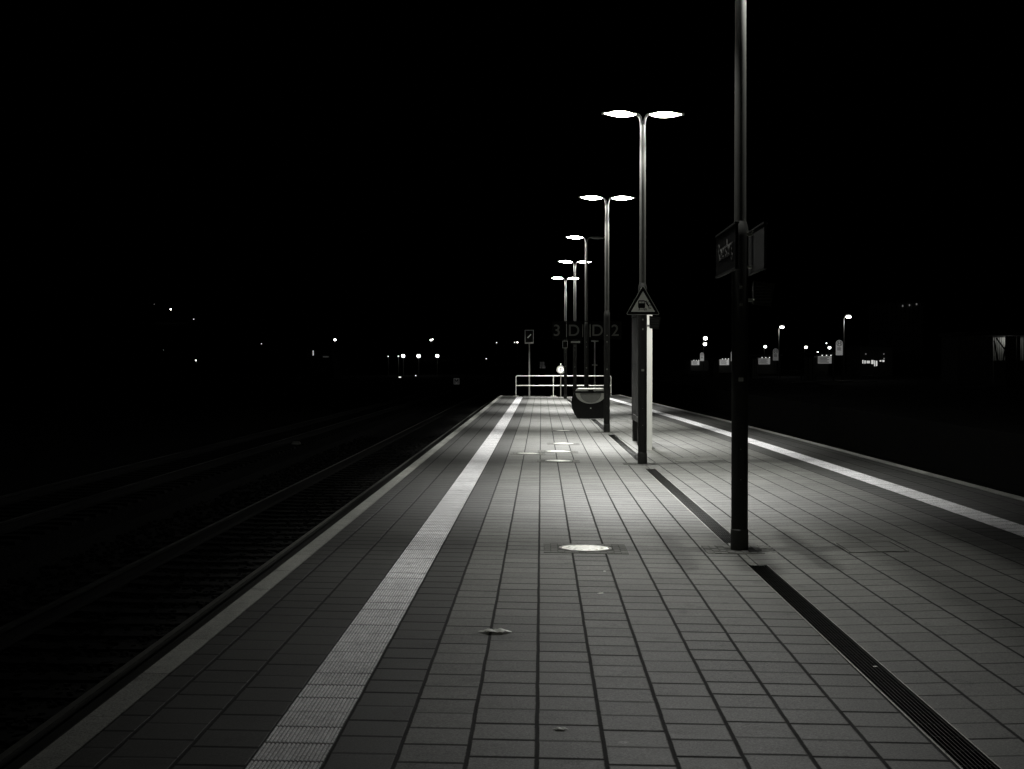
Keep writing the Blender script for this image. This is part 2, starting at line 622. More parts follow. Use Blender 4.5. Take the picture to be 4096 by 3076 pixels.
# pale cross strip near the end, laid 4 mm proud
mb = MB()
strip(mb, const(XL_S0), lambda y: XG(y), ZL, 74.9, 75.4, uL, dz=0.005, step=0.5)
strip(mb, lambda y: XG(y), xr_off(0.155), ZR, 74.9, 75.4, uR, dz=0.005, step=0.5)
tag(mb.build('tactile_strip', M['ribs']), kind='structure')
# copings (overhanging kerb stones), platform walls and end wall
mb = MB()
for xa, xb, zf, s in ((const(XL_EDGE), const(XL_COP), ZL, -1), (xr_off(0.94), xr_off(1.09), ZR, 1)):
    out = xa if s < 0 else xb
    strip(mb, xa, xb, zf, Y0, Y1, lambda x, y: 0.5, vs=1.0, dz=0.006)
    n = 108
    for i in range(n):
        a, b = Y0 + (Y1 - Y0) * i / n, Y0 + (Y1 - Y0) * (i + 1) / n
        x0, x1 = out(a), out(b)
        za, zb = zf(x0, a) + 0.006, zf(x1, b) + 0.006
        mb.face([(x0, a, za), (x1, b, zb), (x1, b, zb - 0.09), (x0, a, za - 0.09)], [(0.5, a), (0.5, b), (0.5, b), (0.5, a)])
        mb.face([(x0, a, za - 0.09), (x1, b, zb - 0.09), (x1 - s * 0.15, b, zb - 0.09), (x0 - s * 0.15, a, za - 0.09)], [(0.5, a), (0.5, b), (0.5, b), (0.5, a)])
tag(mb.build('platform_edge', M['coping']), kind='structure')
mb = MB()
for out, s in ((const(XL_EDGE + 0.12), -1), (xr_off(0.97), 1)):
    n = 60
    for i in range(n):
        a, b = Y0 + (Y1 - Y0) * i / n, Y0 + (Y1 - Y0) * (i + 1) / n
        mb.face([(out(a), a, -0.06), (out(b), b, -0.06), (out(b), b, -1.0), (out(a), a, -1.0)])
mb.face([(XL_EDGE, Y1, 0.0), (XG(Y1), Y1, -0.02), (XR(Y1) + 1.09, Y1, 0.0), (XR(Y1) + 1.09, Y1, -1.0), (XL_EDGE, Y1, -1.0)])
tag(mb.build('platform_side', M['wall']), kind='structure')

# ---------------------------------------------------------------- drain grates
GL = ['black drain grate from the bottom right corner of the photo up to the nearest pole',
      'ribbed drain grate running between the nearest pole and the warning triangle pole',
      'drain grate between the warning triangle pole and the next lamp pole behind it',
      'drain grate in front of the rounded grit bin', 'drain grate just beyond the rounded grit bin', 'farthest drain grate before the end railing']
for (ya, yb), lab in zip(GRATES, GL):
    t = thing('drain_grate', lab, 'drain', (XG(ya), ya, 0), 0, 'drain grates down the middle of the platform')
    rel = lambda x, y, z: (x - XG(ya), y - ya, z)
    n = int((yb - ya) / 0.8)
    st = [ya + (yb - ya) * i / n for i in range(n + 1)]
    ch = MB()
    for a, b in zip(st, st[1:]):
        for o0, z0, o1, z1 in ((-HALF_G, 0.0, -HALF_G, -0.09), (-HALF_G, -0.09, HALF_G, -0.09), (HALF_G, -0.09, HALF_G, 0.0)):
            ch.face([rel(XG(a) + o0, a, ZL(XG(a), a) + z0), rel(XG(a) + o1, a, ZL(XG(a), a) + z1), rel(XG(b) + o1, b, ZL(XG(b), b) + z1), rel(XG(b) + o0, b, ZL(XG(b), b) + z0)])
    ch.build('channel', M['joint'], t)
    fr, br = MB(), MB()

    def bar(mbx, o0, o1, zt, h):
        for a, b in zip(st, st[1:]):
            q = [rel(XG(y) + o, y, ZL(XG(y), y) + z) for y in (a, b) for o in (o0, o1) for z in (zt - h, zt)]
            mbx.mesh(q, [(1, 3, 7, 5), (0, 1, 5, 4), (2, 6, 7, 3)])
    bar(fr, -HALF_G, -HALF_G + 0.007, 0.002, 0.05)
    bar(fr, HALF_G - 0.007, HALF_G, 0.002, 0.05)
    for k in range(8):
        o = -HALF_G + 0.016 + k * 0.0205
        bar(br, o, o + 0.0055, -0.006, 0.03)
    y = ya
    while y < yb:
        br.box(-HALF_G + 0.008 + XG(y) - XG(ya), HALF_G - 0.008 + XG(y) - XG(ya), y - ya, y - ya + 0.008, ZL(XG(y), y) - 0.03, ZL(XG(y), y) - 0.012)
        y += 0.25 if yb < 40 else 0.5
    fr.build('frame', M['steel_rough'], t)
    br.build('bars', M['grate'], t)


# ---------------------------------------------------------------- platform lamps
def lamp_light(parent, x, y, z, power, worn=False):
    L = bpy.data.lights.new('lamp_light', 'POINT')
    L.energy = power
    L.color = (1, 0.995, 0.965)
    L.shadow_soft_size = 0.06
    L.use_nodes = True
    nt = L.node_tree
    N = nt.nodes
    em = N['Emission']
    tc = N.new('ShaderNodeTexCoord')
    sp = N.new('ShaderNodeSeparateXYZ')
    nt.links.new(tc.outputs['Normal'], sp.inputs[0])

    def mt(op, a, b=0.0):
        nd = N.new('ShaderNodeMath')
        nd.operation = op
        for s, q in zip(nd.inputs, (a, b)):
            if hasattr(q, 'is_output'): nt.links.new(q, s)
            else: s.default_value = q
        return nd.outputs[0]
    y2, z2 = mt('MULTIPLY', sp.outputs[1], sp.outputs[1]), mt('MULTIPLY', sp.outputs[2], sp.outputs[2])
    s2 = mt('DIVIDE', y2, mt('ADD', mt('ADD', y2, z2), 1e-4))
    cr = N.new('ShaderNodeValToRGB')
    el = cr.color_ramp.elements
    pts = [(0.0, .34), (.06, .46), (.3, .95), (.55, 1.0), (.66, .76), (.775, .07), (.87, .035), (1.0, .005)]
    if worn:      # the nearest lamp has lost its batwing: it shines more straight down
        pts = [(0.0, .95), (.06, .93), (.2, .78), (.42, .66), (.6, .6), (.75, .4), (.9, .3), (1.0, .01)]
    while len(el) < len(pts): el.new(0.5)
    for e, (p, v) in zip(el, pts):
        e.position = p
        e.color = (v, v, v, 1)
    nt.links.new(s2, cr.inputs[0])
    mr = N.new('ShaderNodeMapRange')
    mr.interpolation_type = 'SMOOTHSTEP'
    mr.inputs['From Min'].default_value = LIGHT_SIGN * 0.05
    mr.inputs['From Max'].default_value = LIGHT_SIGN * -0.25
    nt.links.new(sp.outputs[2], mr.inputs['Value'])
    # cut-off across the platform: the reflector throws its light along the line
    tx = mt('DIVIDE', mt('ABSOLUTE', sp.outputs[0]), mt('MAXIMUM', mt('ABSOLUTE', sp.outputs[2]), 0.02))
    if worn:      # and its right half is dimmer at the sides
        tx = mt('MULTIPLY', tx, mt('ADD', 1.0, mt('MULTIPLY', mt('GREATER_THAN', sp.outputs[0], 0.0), 1.4)))
    cx = N.new('ShaderNodeValToRGB')
    ex = cx.color_ramp.elements
    px_ = [(0.0, 1.0), (.08, 1.0), (.17, .76), (.24, .56), (.3, .38), (.345, .14), (.372, .012), (.4, .004)]
    if worn:
        px_ = [(0.0, 1.0), (.08, 1.0), (.17, .85), (.24, .74), (.3, .62), (.345, .4), (.372, .08), (.39, .004)]
    while len(ex) < len(px_): ex.new(0.5)
    for e, (p, v) in zip(ex, px_):
        e.position = p
        e.color = (v, v, v, 1)
    nt.links.new(mt('MULTIPLY', tx, 0.5), cx.inputs[0])
    prof = mt('MULTIPLY', cr.outputs[0], cx.outputs[0])
    nt.links.new(mt('MULTIPLY', prof, mr.outputs['Result']), em.inputs['Strength'])
    o = bpy.data.objects.new('lamp_light', L)
    COL.objects.link(o)
    o.parent = parent
    o.location = (x, y, z)
    return o


LIGHT_SIGN = 1.0
HEAD_Z = 5.87


def make_head(root, s, lit):
    """one luminaire on the side s (-1 left, 1 right)"""
    hd = MB()
    seg = 24
    # upper shell: long lens, flat underside
    vs, fs = [], []
    K = 14
    for i in range(K + 1):
        q = -1 + 2 * i / K
        r = math.sqrt(max(0.0, 1 - abs(q) ** 2.2))
        x = s * (0.375 + 0.305 * q)
        for k in range(9):
            a = PI * k / 8
            vs.append((x, (0.03 + 0.03 * r) * math.cos(a), HEAD_Z + 0.002 + (0.008 + 0.024 * r) * math.sin(a)))
    for i in range(K):
        for k in range(8):
            a = i * 9 + k
            fs.append((a, a + 1, a + 10, a + 9))
        fs.append((i * 9, i * 9 + 8, (i + 1) * 9 + 8, (i + 1) * 9))
    fs += [tuple(range(9)), tuple(reversed(range(K * 9, K * 9 + 9)))]
    hd.mesh(vs, fs, True)
    head = hd.build('lamp_head', M['housing'], root)
    df = MB()
    vs, fs = [], []
    K = 20
    for i in range(K + 1):
        q = -1 + 2 * i / K
        r = (1 - abs(q) ** 1.6) ** 0.95 * 0.9 + 0.1
        for k in range(seg):
            a = 2 * PI * k / seg
            vs.append((s * (0.375 + 0.275 * q), 0.1 * r * math.cos(a), HEAD_Z + (0.04 if math.sin(a) > 0 else 0.052) * r * math.sin(a)))
    for i in range(K):
        for k in range(seg):
            a, b = i * seg + k, i * seg + (k + 1) % seg
            fs.append((a, b, b + seg, a + seg))
    fs += [tuple(range(seg)), tuple(range(K * seg, K * seg + seg))]
    df.mesh(vs, fs, True)
    df.build('diffuser', M['lit'] if lit > 0.4 else M['lit_low'] if lit else M['unlit'], head)
    cap = MB()
    xa, xb = sorted((s * 0.655, s * 0.705))
    cap.box(xa, xb, -0.028, 0.028, HEAD_Z - 0.022, HEAD_Z + 0.02)
    cap.build('end_cap', M['housing'], head)
    if s < 0:      # the left arms ride up a little
        rm = Matrix.Rotation(math.radians(2.2), 3, 'Y')
        pv = Vector((-0.08, 0, HEAD_Z))
        head.location = pv - rm @ pv
        head.rotation_euler = (0, math.radians(2.2), 0)
    nk = MB()
    nk.tube([(s * 0.02, 0, 5.62), (s * 0.024, 0, 5.74), (s * 0.04, 0, 5.81), (s * 0.075, 0, 5.86), (s * 0.13, 0, HEAD_Z + 0.004)], [0.03, 0.029, 0.027, 0.025, 0.022], 12)
    nk.build('neck', M['pole'], root)
    if lit:
        lamp_light(head, s * 0.375, 0, HEAD_Z - 0.125, LAMP_POWER * lit, lit < 0.4)


def make_lamp(i, label, left, right):
    x, y = POLE_X[i], POLE_Y[i]
    root = thing('platform_lamp', label, 'lamp post', (x, y, ZP(x, y) - 0.002), 0, 'lamp posts down the middle of the platform')
    p = MB()
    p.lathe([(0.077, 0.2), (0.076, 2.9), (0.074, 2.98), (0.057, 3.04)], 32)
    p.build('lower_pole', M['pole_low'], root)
    # maintenance door with two screws, turned towards the camera side
    d = MB()
    d.box(-0.032, 0.032, -0.0795, -0.06, 0.62, 0.98)
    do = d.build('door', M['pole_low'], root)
    for zc in (0.66, 0.94):
        MB().lathe([(0.006, -0.0825), (0.006, -0.0795)], 10, (0, 0, zc), 'y').build('screw', M['steel_rough'], do)
    p = MB()
    p.lathe([(0.055, 3.04), (0.055, 3.1), (0.052, 4.6), (0.05, 5.66), (0.03, 5.7)], 32)
    pole = p.build('upper_pole', M['pole'], root)
    b = MB()
    b.lathe([(0.082, 0.0), (0.082, 0.195), (0.077, 0.2)], 32)
    b.build('foot', M['pole_dark'], root)
    pl = MB()
    pl.box(-0.022, 0.022, -0.0815, -0.0745, 1.565, 1.6)
    pl.build('number_plate', M['white_dim'], root)
    for zc in (2.26, 2.42):
        c = MB()
        c.lathe([(0.0785, zc), (0.0785, zc + 0.02)], 28)
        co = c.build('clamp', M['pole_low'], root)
        MB().box(-0.012, 0.012, -0.094, -0.079, zc - 0.004, zc + 0.022).build('bolt', M['steel_rough'], co)
    if i == 1: root.scale = (1, 1, 1.02)
    make_head(root, -1, left)
    make_head(root, 1, right)
    return root


LL = ['nearest and tallest looking pole, dark, with two sign boards, its lamps above the photo',
      'bright twin lamp post behind the triangular warning sign',
      'twin lamp post in front of the grit bin, second brightest lamps',
      'lamp post behind the grit bin with only its left lamp lit',
      'slender twin lamp post, second from the end railing',
      'smallest twin lamp post, standing by the round pedestrian sign']
for i, (l, r) in enumerate(((NEAR_SHARE * 1.2, NEAR_SHARE * 0.88), (1, 0.75), (1, 0.9), (1, 0), (1, 1), (1, 1))):
    make_lamp(i, LL[i], l, r)

# ---------------------------------------------------------------- signs on the poles
RZ_LEFT = Matrix.Rotation(-PI / 2, 3, 'Z')      # facing -x
px0, py0 = POLE_X[0], POLE_Y[0]
for s, lab in ((-1, 'station name board with white lettering, left of the nearest pole'), (1, 'station name board seen from its blank back, right of the nearest pole')):
    t = thing('station_sign', lab, 'sign', (px0 + s * 0.125, py0, 2.545), 0, 'station name boards on the nearest pole')
    b = MB().box(-0.012, 0.012, -0.73, 0.73, 0, 0.38)
    b.build('board', M['blue'] if s < 0 else M['board_back'], t)
    f = MB()
    f.box(-0.018, 0.018, -0.745, 0.745, 0.38, 0.395)
    f.box(-0.018, 0.018, -0.745, 0.745, -0.015, 0.0)
    f.build('edge_frame', M['speaker'], t)
    for z in (0.03, 0.33):
        br = MB().box(*sorted((-s * 0.02, -s * 0.075)), -0.05, 0.05, z, z + 0.025)
        br.build('bracket', M['steel'], t)
    side = Matrix.Rotation(-PI / 2 if s < 0 else PI / 2, 3, 'Z')
    text('Ravensburg', 0.235, 0.004, M['dull_white'], t, (s * 0.0145, 0.0, 0.2), side, bold=0.0)

# loudspeakers
for i, lab in ((0, 'dark loudspeaker on the right of the nearest pole, below the name boards'), (1, 'dark loudspeaker on the right of the pole, below the warning triangle')):
    x, y = POLE_X[i], POLE_Y[i]
    t = thing('loudspeaker', lab, 'loudspeaker', (x, y, 2.24 if i == 0 else 2.3), 0, 'loudspeakers on the lamp poles')
    c = MB()
    w0, w1 = 0.105, 0.3
    vs = [(w0 + 0.005, -0.1, 0.0), (w1 - 0.03, -0.1, -0.02), (w1, -0.13, 0.19), (w0, -0.13, 0.215), (w0 + 0.02, 0.1, 0.02), (w1 - 0.05, 0.1, 0.0), (w1 - 0.03, 0.1, 0.17), (w0 + 0.02, 0.1, 0.19)]
    c.mesh(vs, [(0, 1, 2, 3), (7, 6, 5, 4), (0, 4, 5, 1), (3, 2, 6, 7), (0, 3, 7, 4), (1, 5, 6, 2)])
    c.build('cabinet', M['speaker'], t)
    g = MB()
    for k in range(6):
        z = 0.02 + k * 0.028
        g.box(w0 + 0.02, w1 - 0.03, -0.114 - 0.0022 * k, -0.1 - 0.0022 * k, z, z + 0.012)
    g.build('grille', M['pole_dark'], t)
    MB().box(0.07, 0.13, -0.02, 0.02, 0.03, 0.06).build('bracket', M['steel'], t)
    MB().lathe([(0.008, -0.125), (0.008, -0.1)], 10, (0.112, 0, 0.045), 'y').build('bolt', M['steel'], t)

# warning triangle
t = thing('warning_sign', 'triangular warning sign with train and falling figure on the pole', 'sign', (POLE_X[1], POLE_Y[1] - 0.1, 2.53), 0)
plate([rounded_tri(0.585, 0.515, 0.022)], 0.004, 'panel', M['white_dim'], t, (0, 0, 0))
plate([rounded_tri(0.555, 0.485, 0.016, 0.009)], 0.002, 'border', M['black'], t, (0, -0.0032, 0))
plate([rounded_tri(0.41, 0.352, 0.004, 0.052)], 0.002, 'face', M['yellow'], t, (0, -0.0054, 0))


def limb(pts, w):
    """thick polyline outline"""
    pts = [Vector(p) for p in pts]
    L, R = [], []
    for i, p in enumerate(pts):
        d = (pts[min(i + 1, len(pts) - 1)] - pts[max(i - 1, 0)]).normalized()
        n = Vector((-d.y, d.x)) * w / 2
        L.append(tuple(p + n))
        R.append(tuple(p - n))
    return L + R[::-1]


train = [[(-0.075, 0.115), (0.03, 0.115), (0.036, 0.13), (0.036, 0.235), (0.024, 0.248), (-0.07, 0.248), (-0.083, 0.235), (-0.083, 0.13)],
         [(-0.07, 0.2), (-0.024, 0.2), (-0.024, 0.228), (-0.07, 0.228)], [(-0.018, 0.2), (0.024, 0.2), (0.024, 0.228), (-0.018, 0.228)]]
pc = plate(train, 0.002, 'train_pictogram', M['black'], t, (0, -0.0076, 0))
mbp = MB()
for s in (limb([(-0.06, 0.118), (-0.07, 0.072)], 0.01), limb([(0.015, 0.118), (0.03, 0.072)], 0.01), limb([(-0.065, 0.096), (0.02, 0.096)], 0.006)):
    mbp.prism_y(s, -0.001, 0.001)
mbp.build('rails', M['black'], pc)
fig = MB()
fig.prism_y(circ(0.014, 14, 0.052, 0.228), -0.001, 0.001)
for pts, w in (([(0.055, 0.212), (0.075, 0.18), (0.098, 0.15)], 0.024), ([(0.06, 0.2), (0.088, 0.222), (0.108, 0.218)], 0.009), ([(0.066, 0.205), (0.09, 0.197)], 0.008),
               ([(0.096, 0.158), (0.12, 0.175), (0.138, 0.155)], 0.012), ([(0.098, 0.15), (0.102, 0.115), (0.138, 0.112)], 0.013), ([(0.048, 0.115), (0.054, 0.075)], 0.014)):
    fig.prism_y(limb(pts, w), -0.0009, 0.0009)
fig.build('figure_pictogram', M['black'], t, (0, -0.0076, 0))
cl = MB().box(-0.05, 0.05, 0.003, 0.03, 0.12, 0.15)
cl.build('clamp', M['steel_rough'], t)

# hanging track board 3 D | D 2 on the pole behind the bin
tx, ty = POLE_X[3] - 0.005, POLE_Y[3] - 0.09
t = thing('track_sign', 'dark track board lettered 3 D and D 2, left and right of pole', 'sign', (tx, ty, 2.49), 0)
for xa, xb in ((-1.13, -0.66), (-0.65, -0.13), (0.13, 0.65), (0.66, 1.16)):
    MB().box(xa, xb, -0.04, 0.04, 0, 0.58).build('board', M['blue'], t)
for x in (-0.655, -0.12, 0.12, 0.655):
    MB().box(x - 0.008, x + 0.008, -0.046, 0.0, 0.08, 0.5).build('divider', M['white_dim'], t)
for ch, x in (('3', -0.975), ('D', -0.415), ('D', 0.36), ('2', 0.94)):
    text(ch, 0.53, 0.006, M['letter'], t, (x, -0.0445, 0.28), bold=0.004, name='lettering')
arm = MB().box(-1.1, 1.1, 0.0, 0.03, 0.585, 0.61)
arm.build('bracket', M['blue'], t)
# small boards on the two farthest poles
t = thing('square_sign', 'small square framed sign on the farthest lamp pole', 'sign', (POLE_X[5] - 0.02, POLE_Y[5] - 0.1, 2.47), 0)
MB().box(-0.11, 0.11, -0.01, 0.01, 0, 0.31).build('board', M['black'], t)
fr = MB()
fr.box(-0.12, 0.12, -0.014, 0.01, 0.31, 0.326)
fr.box(-0.12, 0.12, -0.014, 0.01, -0.02, 0.0)
fr.box(-0.126, -0.11, -0.014, 0.01, -0.02, 0.326)
fr.box(0.11, 0.126, -0.014, 0.01, -0.02, 0.326)
fr.build('frame', M['white_dim'], t)
t = thing('direction_board', 'narrow dim direction board on the second farthest lamp pole', 'sign', (POLE_X[4] + 0.02, POLE_Y[4] - 0.1, 2.5), 0)
MB().box(-0.26, 0.26, -0.012, 0.012, 0, 0.16).build('board', M['blue'], t)
MB().prism_y([(-0.18, 0.04), (0.14, 0.04), (0.14, 0.02), (0.21, 0.075), (0.14, 0.13), (0.14, 0.11), (-0.18, 0.11)], -0.017, -0.013).build('arrow', M['white_dim'], t)

# ---------------------------------------------------------------- timetable case behind the triangle pole
cx0, cx1, cy0, cy1 = 2.0, 2.205, 29.85, 33.3
t = thing('timetable_case', 'tall timetable case with pale narrow end behind the warning triangle pole', 'display case', (cx0, cy0, ZP(2.1, 31) - 0.01), 0)
cw, cl_ = cx1 - cx0, cy1 - cy0
MB().box(0, cw, 0, 0.07, 0.0, 2.86).build('end_panel', M['casewhite'], t)
for y in (1.7, cl_ - 0.06):
    p = MB().box(0.02, cw - 0.02, y, y + 0.06, 0.0, 2.95)
    p.lathe([(0.03, 2.95), (0.035, 2.98), (0.01, 3.02)], 14, (cw / 2, y + 0.03, 0))
    p.build('post', M['casedark'], t)
for ya, yb in ((0.075, 1.695), (1.765, cl_ - 0.065)):
    b = MB()
    b.box(0.0, cw, ya, yb, 2.74, 2.84)
    b.box(0.0, cw, ya, yb, 0.5, 0.62)
    b.box(0.0, 0.03, ya, ya + 0.05, 0.62, 2.74)
    b.box(0.0, 0.03, yb - 0.05, yb, 0.62, 2.74)
    fr = b.build('frame', M['casedark'], t)
    MB().box(0.012, cw - 0.02, ya + 0.05, yb - 0.05, 0.63, 2.73).build('back_board', M['casedark'], t)
    for k in range(2):
        z0 = 0.72 + k * 1.0
        MB().box(0.007, 0.011, ya + 0.12, yb - 0.12, z0, z0 + 0.88).build('poster', M['poster'], t)

# ---------------------------------------------------------------- grit bin
t = thing('grit_bin', 'dark rounded grit bin with pale half moon scoop on the platform', 'bin', (1.555, 47.15, ZP(1.55, 47)), 0)
OUT = [(-0.40, 0.0), (-0.44, 0.03), (-0.52, 0.15), (-0.585, 0.32), (-0.61, 0.49), (-0.58, 0.66), (-0.53, 0.77), (-0.48, 0.835)]
out = OUT + [(-x, z) for x, z in reversed(OUT)]
AR = [(-0.475, 0.795)] + [(-0.475 * math.cos(a), 0.795 - 0.335 * math.sin(a)) for a in [PI * k / 24 for k in range(1, 24)]] + [(0.475, 0.795)]
pl_ = plate([out, AR], 0.05, 'front', M['plastic'], t, (0, 0.025, 0))
# barrel body behind the front, bulging and narrowing to the back
bd = MB()
rings = []
for y, k in ((0.05, 1.0), (0.2, 1.0), (0.45, 0.98), (0.65, 0.9), (0.72, 0.8)):
    rings.append([(x * k, y, 0.42 + (z - 0.42) * k if z > 0.05 else z) for x, z in out])
n = len(out)
bd.mesh([p for r in rings for p in r], [(i * n + j, i * n + (j + 1) % n, (i + 1) * n + (j + 1) % n, (i + 1) * n + j) for i in range(len(rings) - 1) for j in range(n)], True)
bd.mesh(rings[-1], [tuple(range(n))])
bd.build('body', M['plastic'], t)
sc = MB()
IN = [(-0.33, 0.795)] + [(-0.335 * math.cos(a), 0.79 - 0.3 * math.sin(a)) for a in [PI * k / 24 for k in range(1, 24)]] + [(0.33, 0.795)]
m = len(AR)
sc.mesh([(x, 0.002, z) for x, z in AR] + [(x, 0.085, z) for x, z in IN], [(j, j + 1, j + 1 + m, j + m) for j in range(m - 1)], True)
so = sc.build('scoop', M['binpanel'], t)
ip = MB()
ip.mesh([(x, 0.085 + 0.035 * (z - 0.49), z) for x, z in IN], [tuple(range(m))])
ip.build('inner_panel', M['binpanel_in'], so)
ld = MB()
lid = [(-0.47, 0.858), (-0.435, 0.915), (-0.39, 0.945), (0.39, 0.945), (0.435, 0.915), (0.47, 0.858)]
vs = []
for y, dz in ((-0.035, -0.02), (0.02, 0.0), (0.4, 0.005), (0.62, -0.03)):
    vs += [(x, y, z + dz * (1 if z > 0.9 else 0)) for x, z in lid]
ld.mesh(vs, [tuple(range(6)), tuple(reversed(range(18, 24)))] + [(i * 6 + j, i * 6 + (j + 1) % 6, (i + 1) * 6 + (j + 1) % 6, (i + 1) * 6 + j) for i in range(3) for j in range(6)])
ld.build('lid', M['steel_rough'], t)
hg = MB()
hg.box(-0.45, -0.32, -0.02, 0.0, 0.838, 0.85)
hg.box(-0.08, 0.08, -0.05, -0.036, 0.845, 0.9)
hg.build('latch', M['plastic'], t)
MB().box(-0.018, 0.018, -0.003, -0.0005, 0.305, 0.335).build('badge', M['white'], t)

# ---------------------------------------------------------------- end of the platform: railing, round sign, signal
ry = 77.4
t = thing('end_railing', 'metal pipe railing with two rails across the platform end', 'railing', (0, ry, 0.0), 0)
x0, x1, zt = -1.305, 3.6, 1.06
rl = MB()
arc = [(x0 + 0.09 * (1 - math.sin(a)), 0, zt - 0.09 * (1 - math.cos(a))) for a in [PI / 2 * k / 6 for k in range(6, -1, -1)]]
arc2 = [(x1 - 0.09 * (1 - math.sin(a)), 0, zt - 0.09 * (1 - math.cos(a))) for a in [PI / 2 * k / 6 for k in range(0, 7)]]
rl.tube(arc + arc2, 0.026, 12)
rl.build('top_rail', M['steel'], t)
MB().tube([(x0, 0, 0.56), (x1, 0, 0.56)], 0.026, 12).build('middle_rail', M['steel'], t)
for x in (x0, 0.625, x1):
    p = MB()
    p.tube([(x, 0, 0.0), (x, 0, 0.972 if x in (x0, x1) else 1.045)], 0.018, 12)
    p.box(x - 0.14, x + 0.14, -0.06, 0.06, 0.0, 0.03)
    p.build('post', M['steel'], t)

t = thing('pedestrian_sign', 'round white sign with standing figure on thin post by railing', 'sign', (1.0, 76.9, 0.0), 0)
MB().tube([(0, 0.03, 0), (0, 0.03, 1.66)], 0.024, 12).build('post', M['steel_rough'], t)
plate([circ(0.205)], 0.01, 'disc', M['white'], t, (0, 0, 1.385))
plate([circ(0.195), circ(0.158)], 0.004, 'ring', M['speaker'], t, (0, -0.0075, 1.385))
ms = MB()
ms.prism_y(circ(0.02, 14, 0, 0.102), -0.002, 0.002)
ms.prism_y([(-0.018, 0.08), (0.018, 0.08), (0.095, 0.066), (0.095, 0.05), (0.02, 0.056), (0.02, -0.02), (0.026, -0.12), (0.008, -0.12), (0.0, -0.03), (-0.008, -0.12), (-0.026, -0.12), (-0.02, -0.02), (-0.02, 0.056), (-0.095, 0.05), (-0.095, 0.066)], -0.002, 0.002)
ms.build('figure_pictogram', M['black'], t, (0, -0.0075, 1.385))
MB().lathe([(0.03, 1.64), (0.035, 1.68), (0.02, 1.7)], 14, (0, 0.03, 0)).build('finial', M['steel'], t)

p = at(2117, 1590, 79.5)
t = thing('track_signal', 'black square signal with white frame and slanted bar on post', 'signal', (p.x, 79.5, -0.75), 0)
MB().tube([(0, 0, 0), (0, 0, 3.55)], [0.06, 0.045], 12).build('post', M['steel_rough'], t)
zb = 1.7 + (1454 - 1371.5) * 79.5 / 6000 + 0.75
w_, h_ = 0.415, 0.66
MB().box(-w_ / 2, w_ / 2, -0.07, -0.05, zb, zb + h_).build('board', M['black'], t)
fr = MB()
fr.box(-w_ / 2, w_ / 2, -0.078, -0.048, zb + h_, zb + h_ + 0.03)
fr.box(-w_ / 2 - 0.03, -w_ / 2, -0.078, -0.048, zb - 0.05, zb + h_ + 0.03)
fr.box(w_ / 2, w_ / 2 + 0.03, -0.078, -0.048, zb - 0.05, zb + h_ + 0.03)
fr.box(-w_ / 2, w_ / 2, -0.078, -0.048, zb - 0.05, zb + 0.03)
fr.build('frame', M['white_dim'], t)
MB().box(-0.13, 0.13, -0.078, -0.071, zb + 0.33, zb + 0.38, Matrix.Rotation(-0.8, 3, 'Y')).build('slanted_bar', M['white'], t)

p = at(2379, 1560, 84)
t = thing('track_post', 'thin pale post with short crossbar beyond the end railing', 'post', (p.x, 84, -0.75), 0)
MB().tube([(0, 0, 0), (0, 0, 3.7)], 0.05, 12).build('post', M['white_dim'], t)
MB().box(-0.21, 0.21, -0.05, 0.05, 3.66, 3.74).build('crossbar', M['white_dim'], t)
MB().box(-0.16, 0.16, -0.05, 0.05, 2.34, 2.39).build('crossbar', M['white_dim'], t)

# ---------------------------------------------------------------- manholes and covers in the paving
MH = [(0.405, 13.82, 0.222, 'bright round manhole cover nearest the camera, set in small cobbles'),
      (0.30, 26.2, 0.215, 'round manhole cover level with the foot of the triangle pole'),
      (0.325, 29.0, 0.225, 'round manhole cover just beyond the triangle pole, right of the dim one'),
      (-0.25, 28.2, 0.19, 'dim round manhole cover closest to the left ribbed strip'),
      (0.47, 31.9, 0.2, 'round manhole cover fourth along the centre line from the camera'),
      (0.55, 38.0, 0.17, 'smallest farthest round manhole cover, level with the lamp before the bin')]
for x, y, r, lab in MH:
    t = thing('manhole_cover', lab, 'manhole', (x, y, ZL(x, y)), 0, 'round manhole covers in the paving')
    t.rotation_euler = (0, math.atan(0.015), 0)
    w = r * 1.72
    cb = MB().box(-w, w, -0.36, 0.36, -0.05, 0.0015)
    cb.build('bed', M['bed'], t)
    cobs = MB()
    rr = random.Random(int(x * 100 + y))
    nx, ny = 12, 11
    for i in range(nx):
        for j in range(ny):
            xa, ya = -w + 2 * w * i / nx, -0.36 + 0.72 * j / ny
            xb, yb = xa + 2 * w / nx, ya + 0.72 / ny
            cxx, cyy = (xa + xb) / 2, (ya + yb) / 2
            if math.hypot(cxx, cyy) < r + 0.045: continue
            if rr.random() < 0.05: continue
            g = 0.0015 + 0.005 * rr.random() ** 2
            h = 0.003 + 0.002 * rr.random()
            cobs.box(xa + g, xb - g, ya + g, yb - g, -0.01, h, Matrix.Rotation(rr.uniform(-0.06, 0.06), 3, 'Z'))
    cobs.build('cobbles', M['cobble'], t)
    ring = MB()
    ring.lathe([(r, 0.0), (r, 0.0085), (r + 0.022, 0.0085), (r + 0.025, 0.0)], 48, caps=False)
    ring.build('ring', M['steel_rough'], t)
    cv = MB()
    cv.lathe([(r - 0.005, 0.0), (r - 0.006, 0.008), (r * 0.6, 0.0095), (0.001, 0.0105)], 48, caps=False)
    for k in range(14):
        a = 2 * PI * k / 14
        cv.box(r * 0.72 * math.cos(a) - 0.014, r * 0.72 * math.cos(a) + 0.014, r * 0.72 * math.sin(a) - 0.014, r * 0.72 * math.sin(a) + 0.014, 0.005, 0.012)
    cv.build('cover', M['cover'], t)

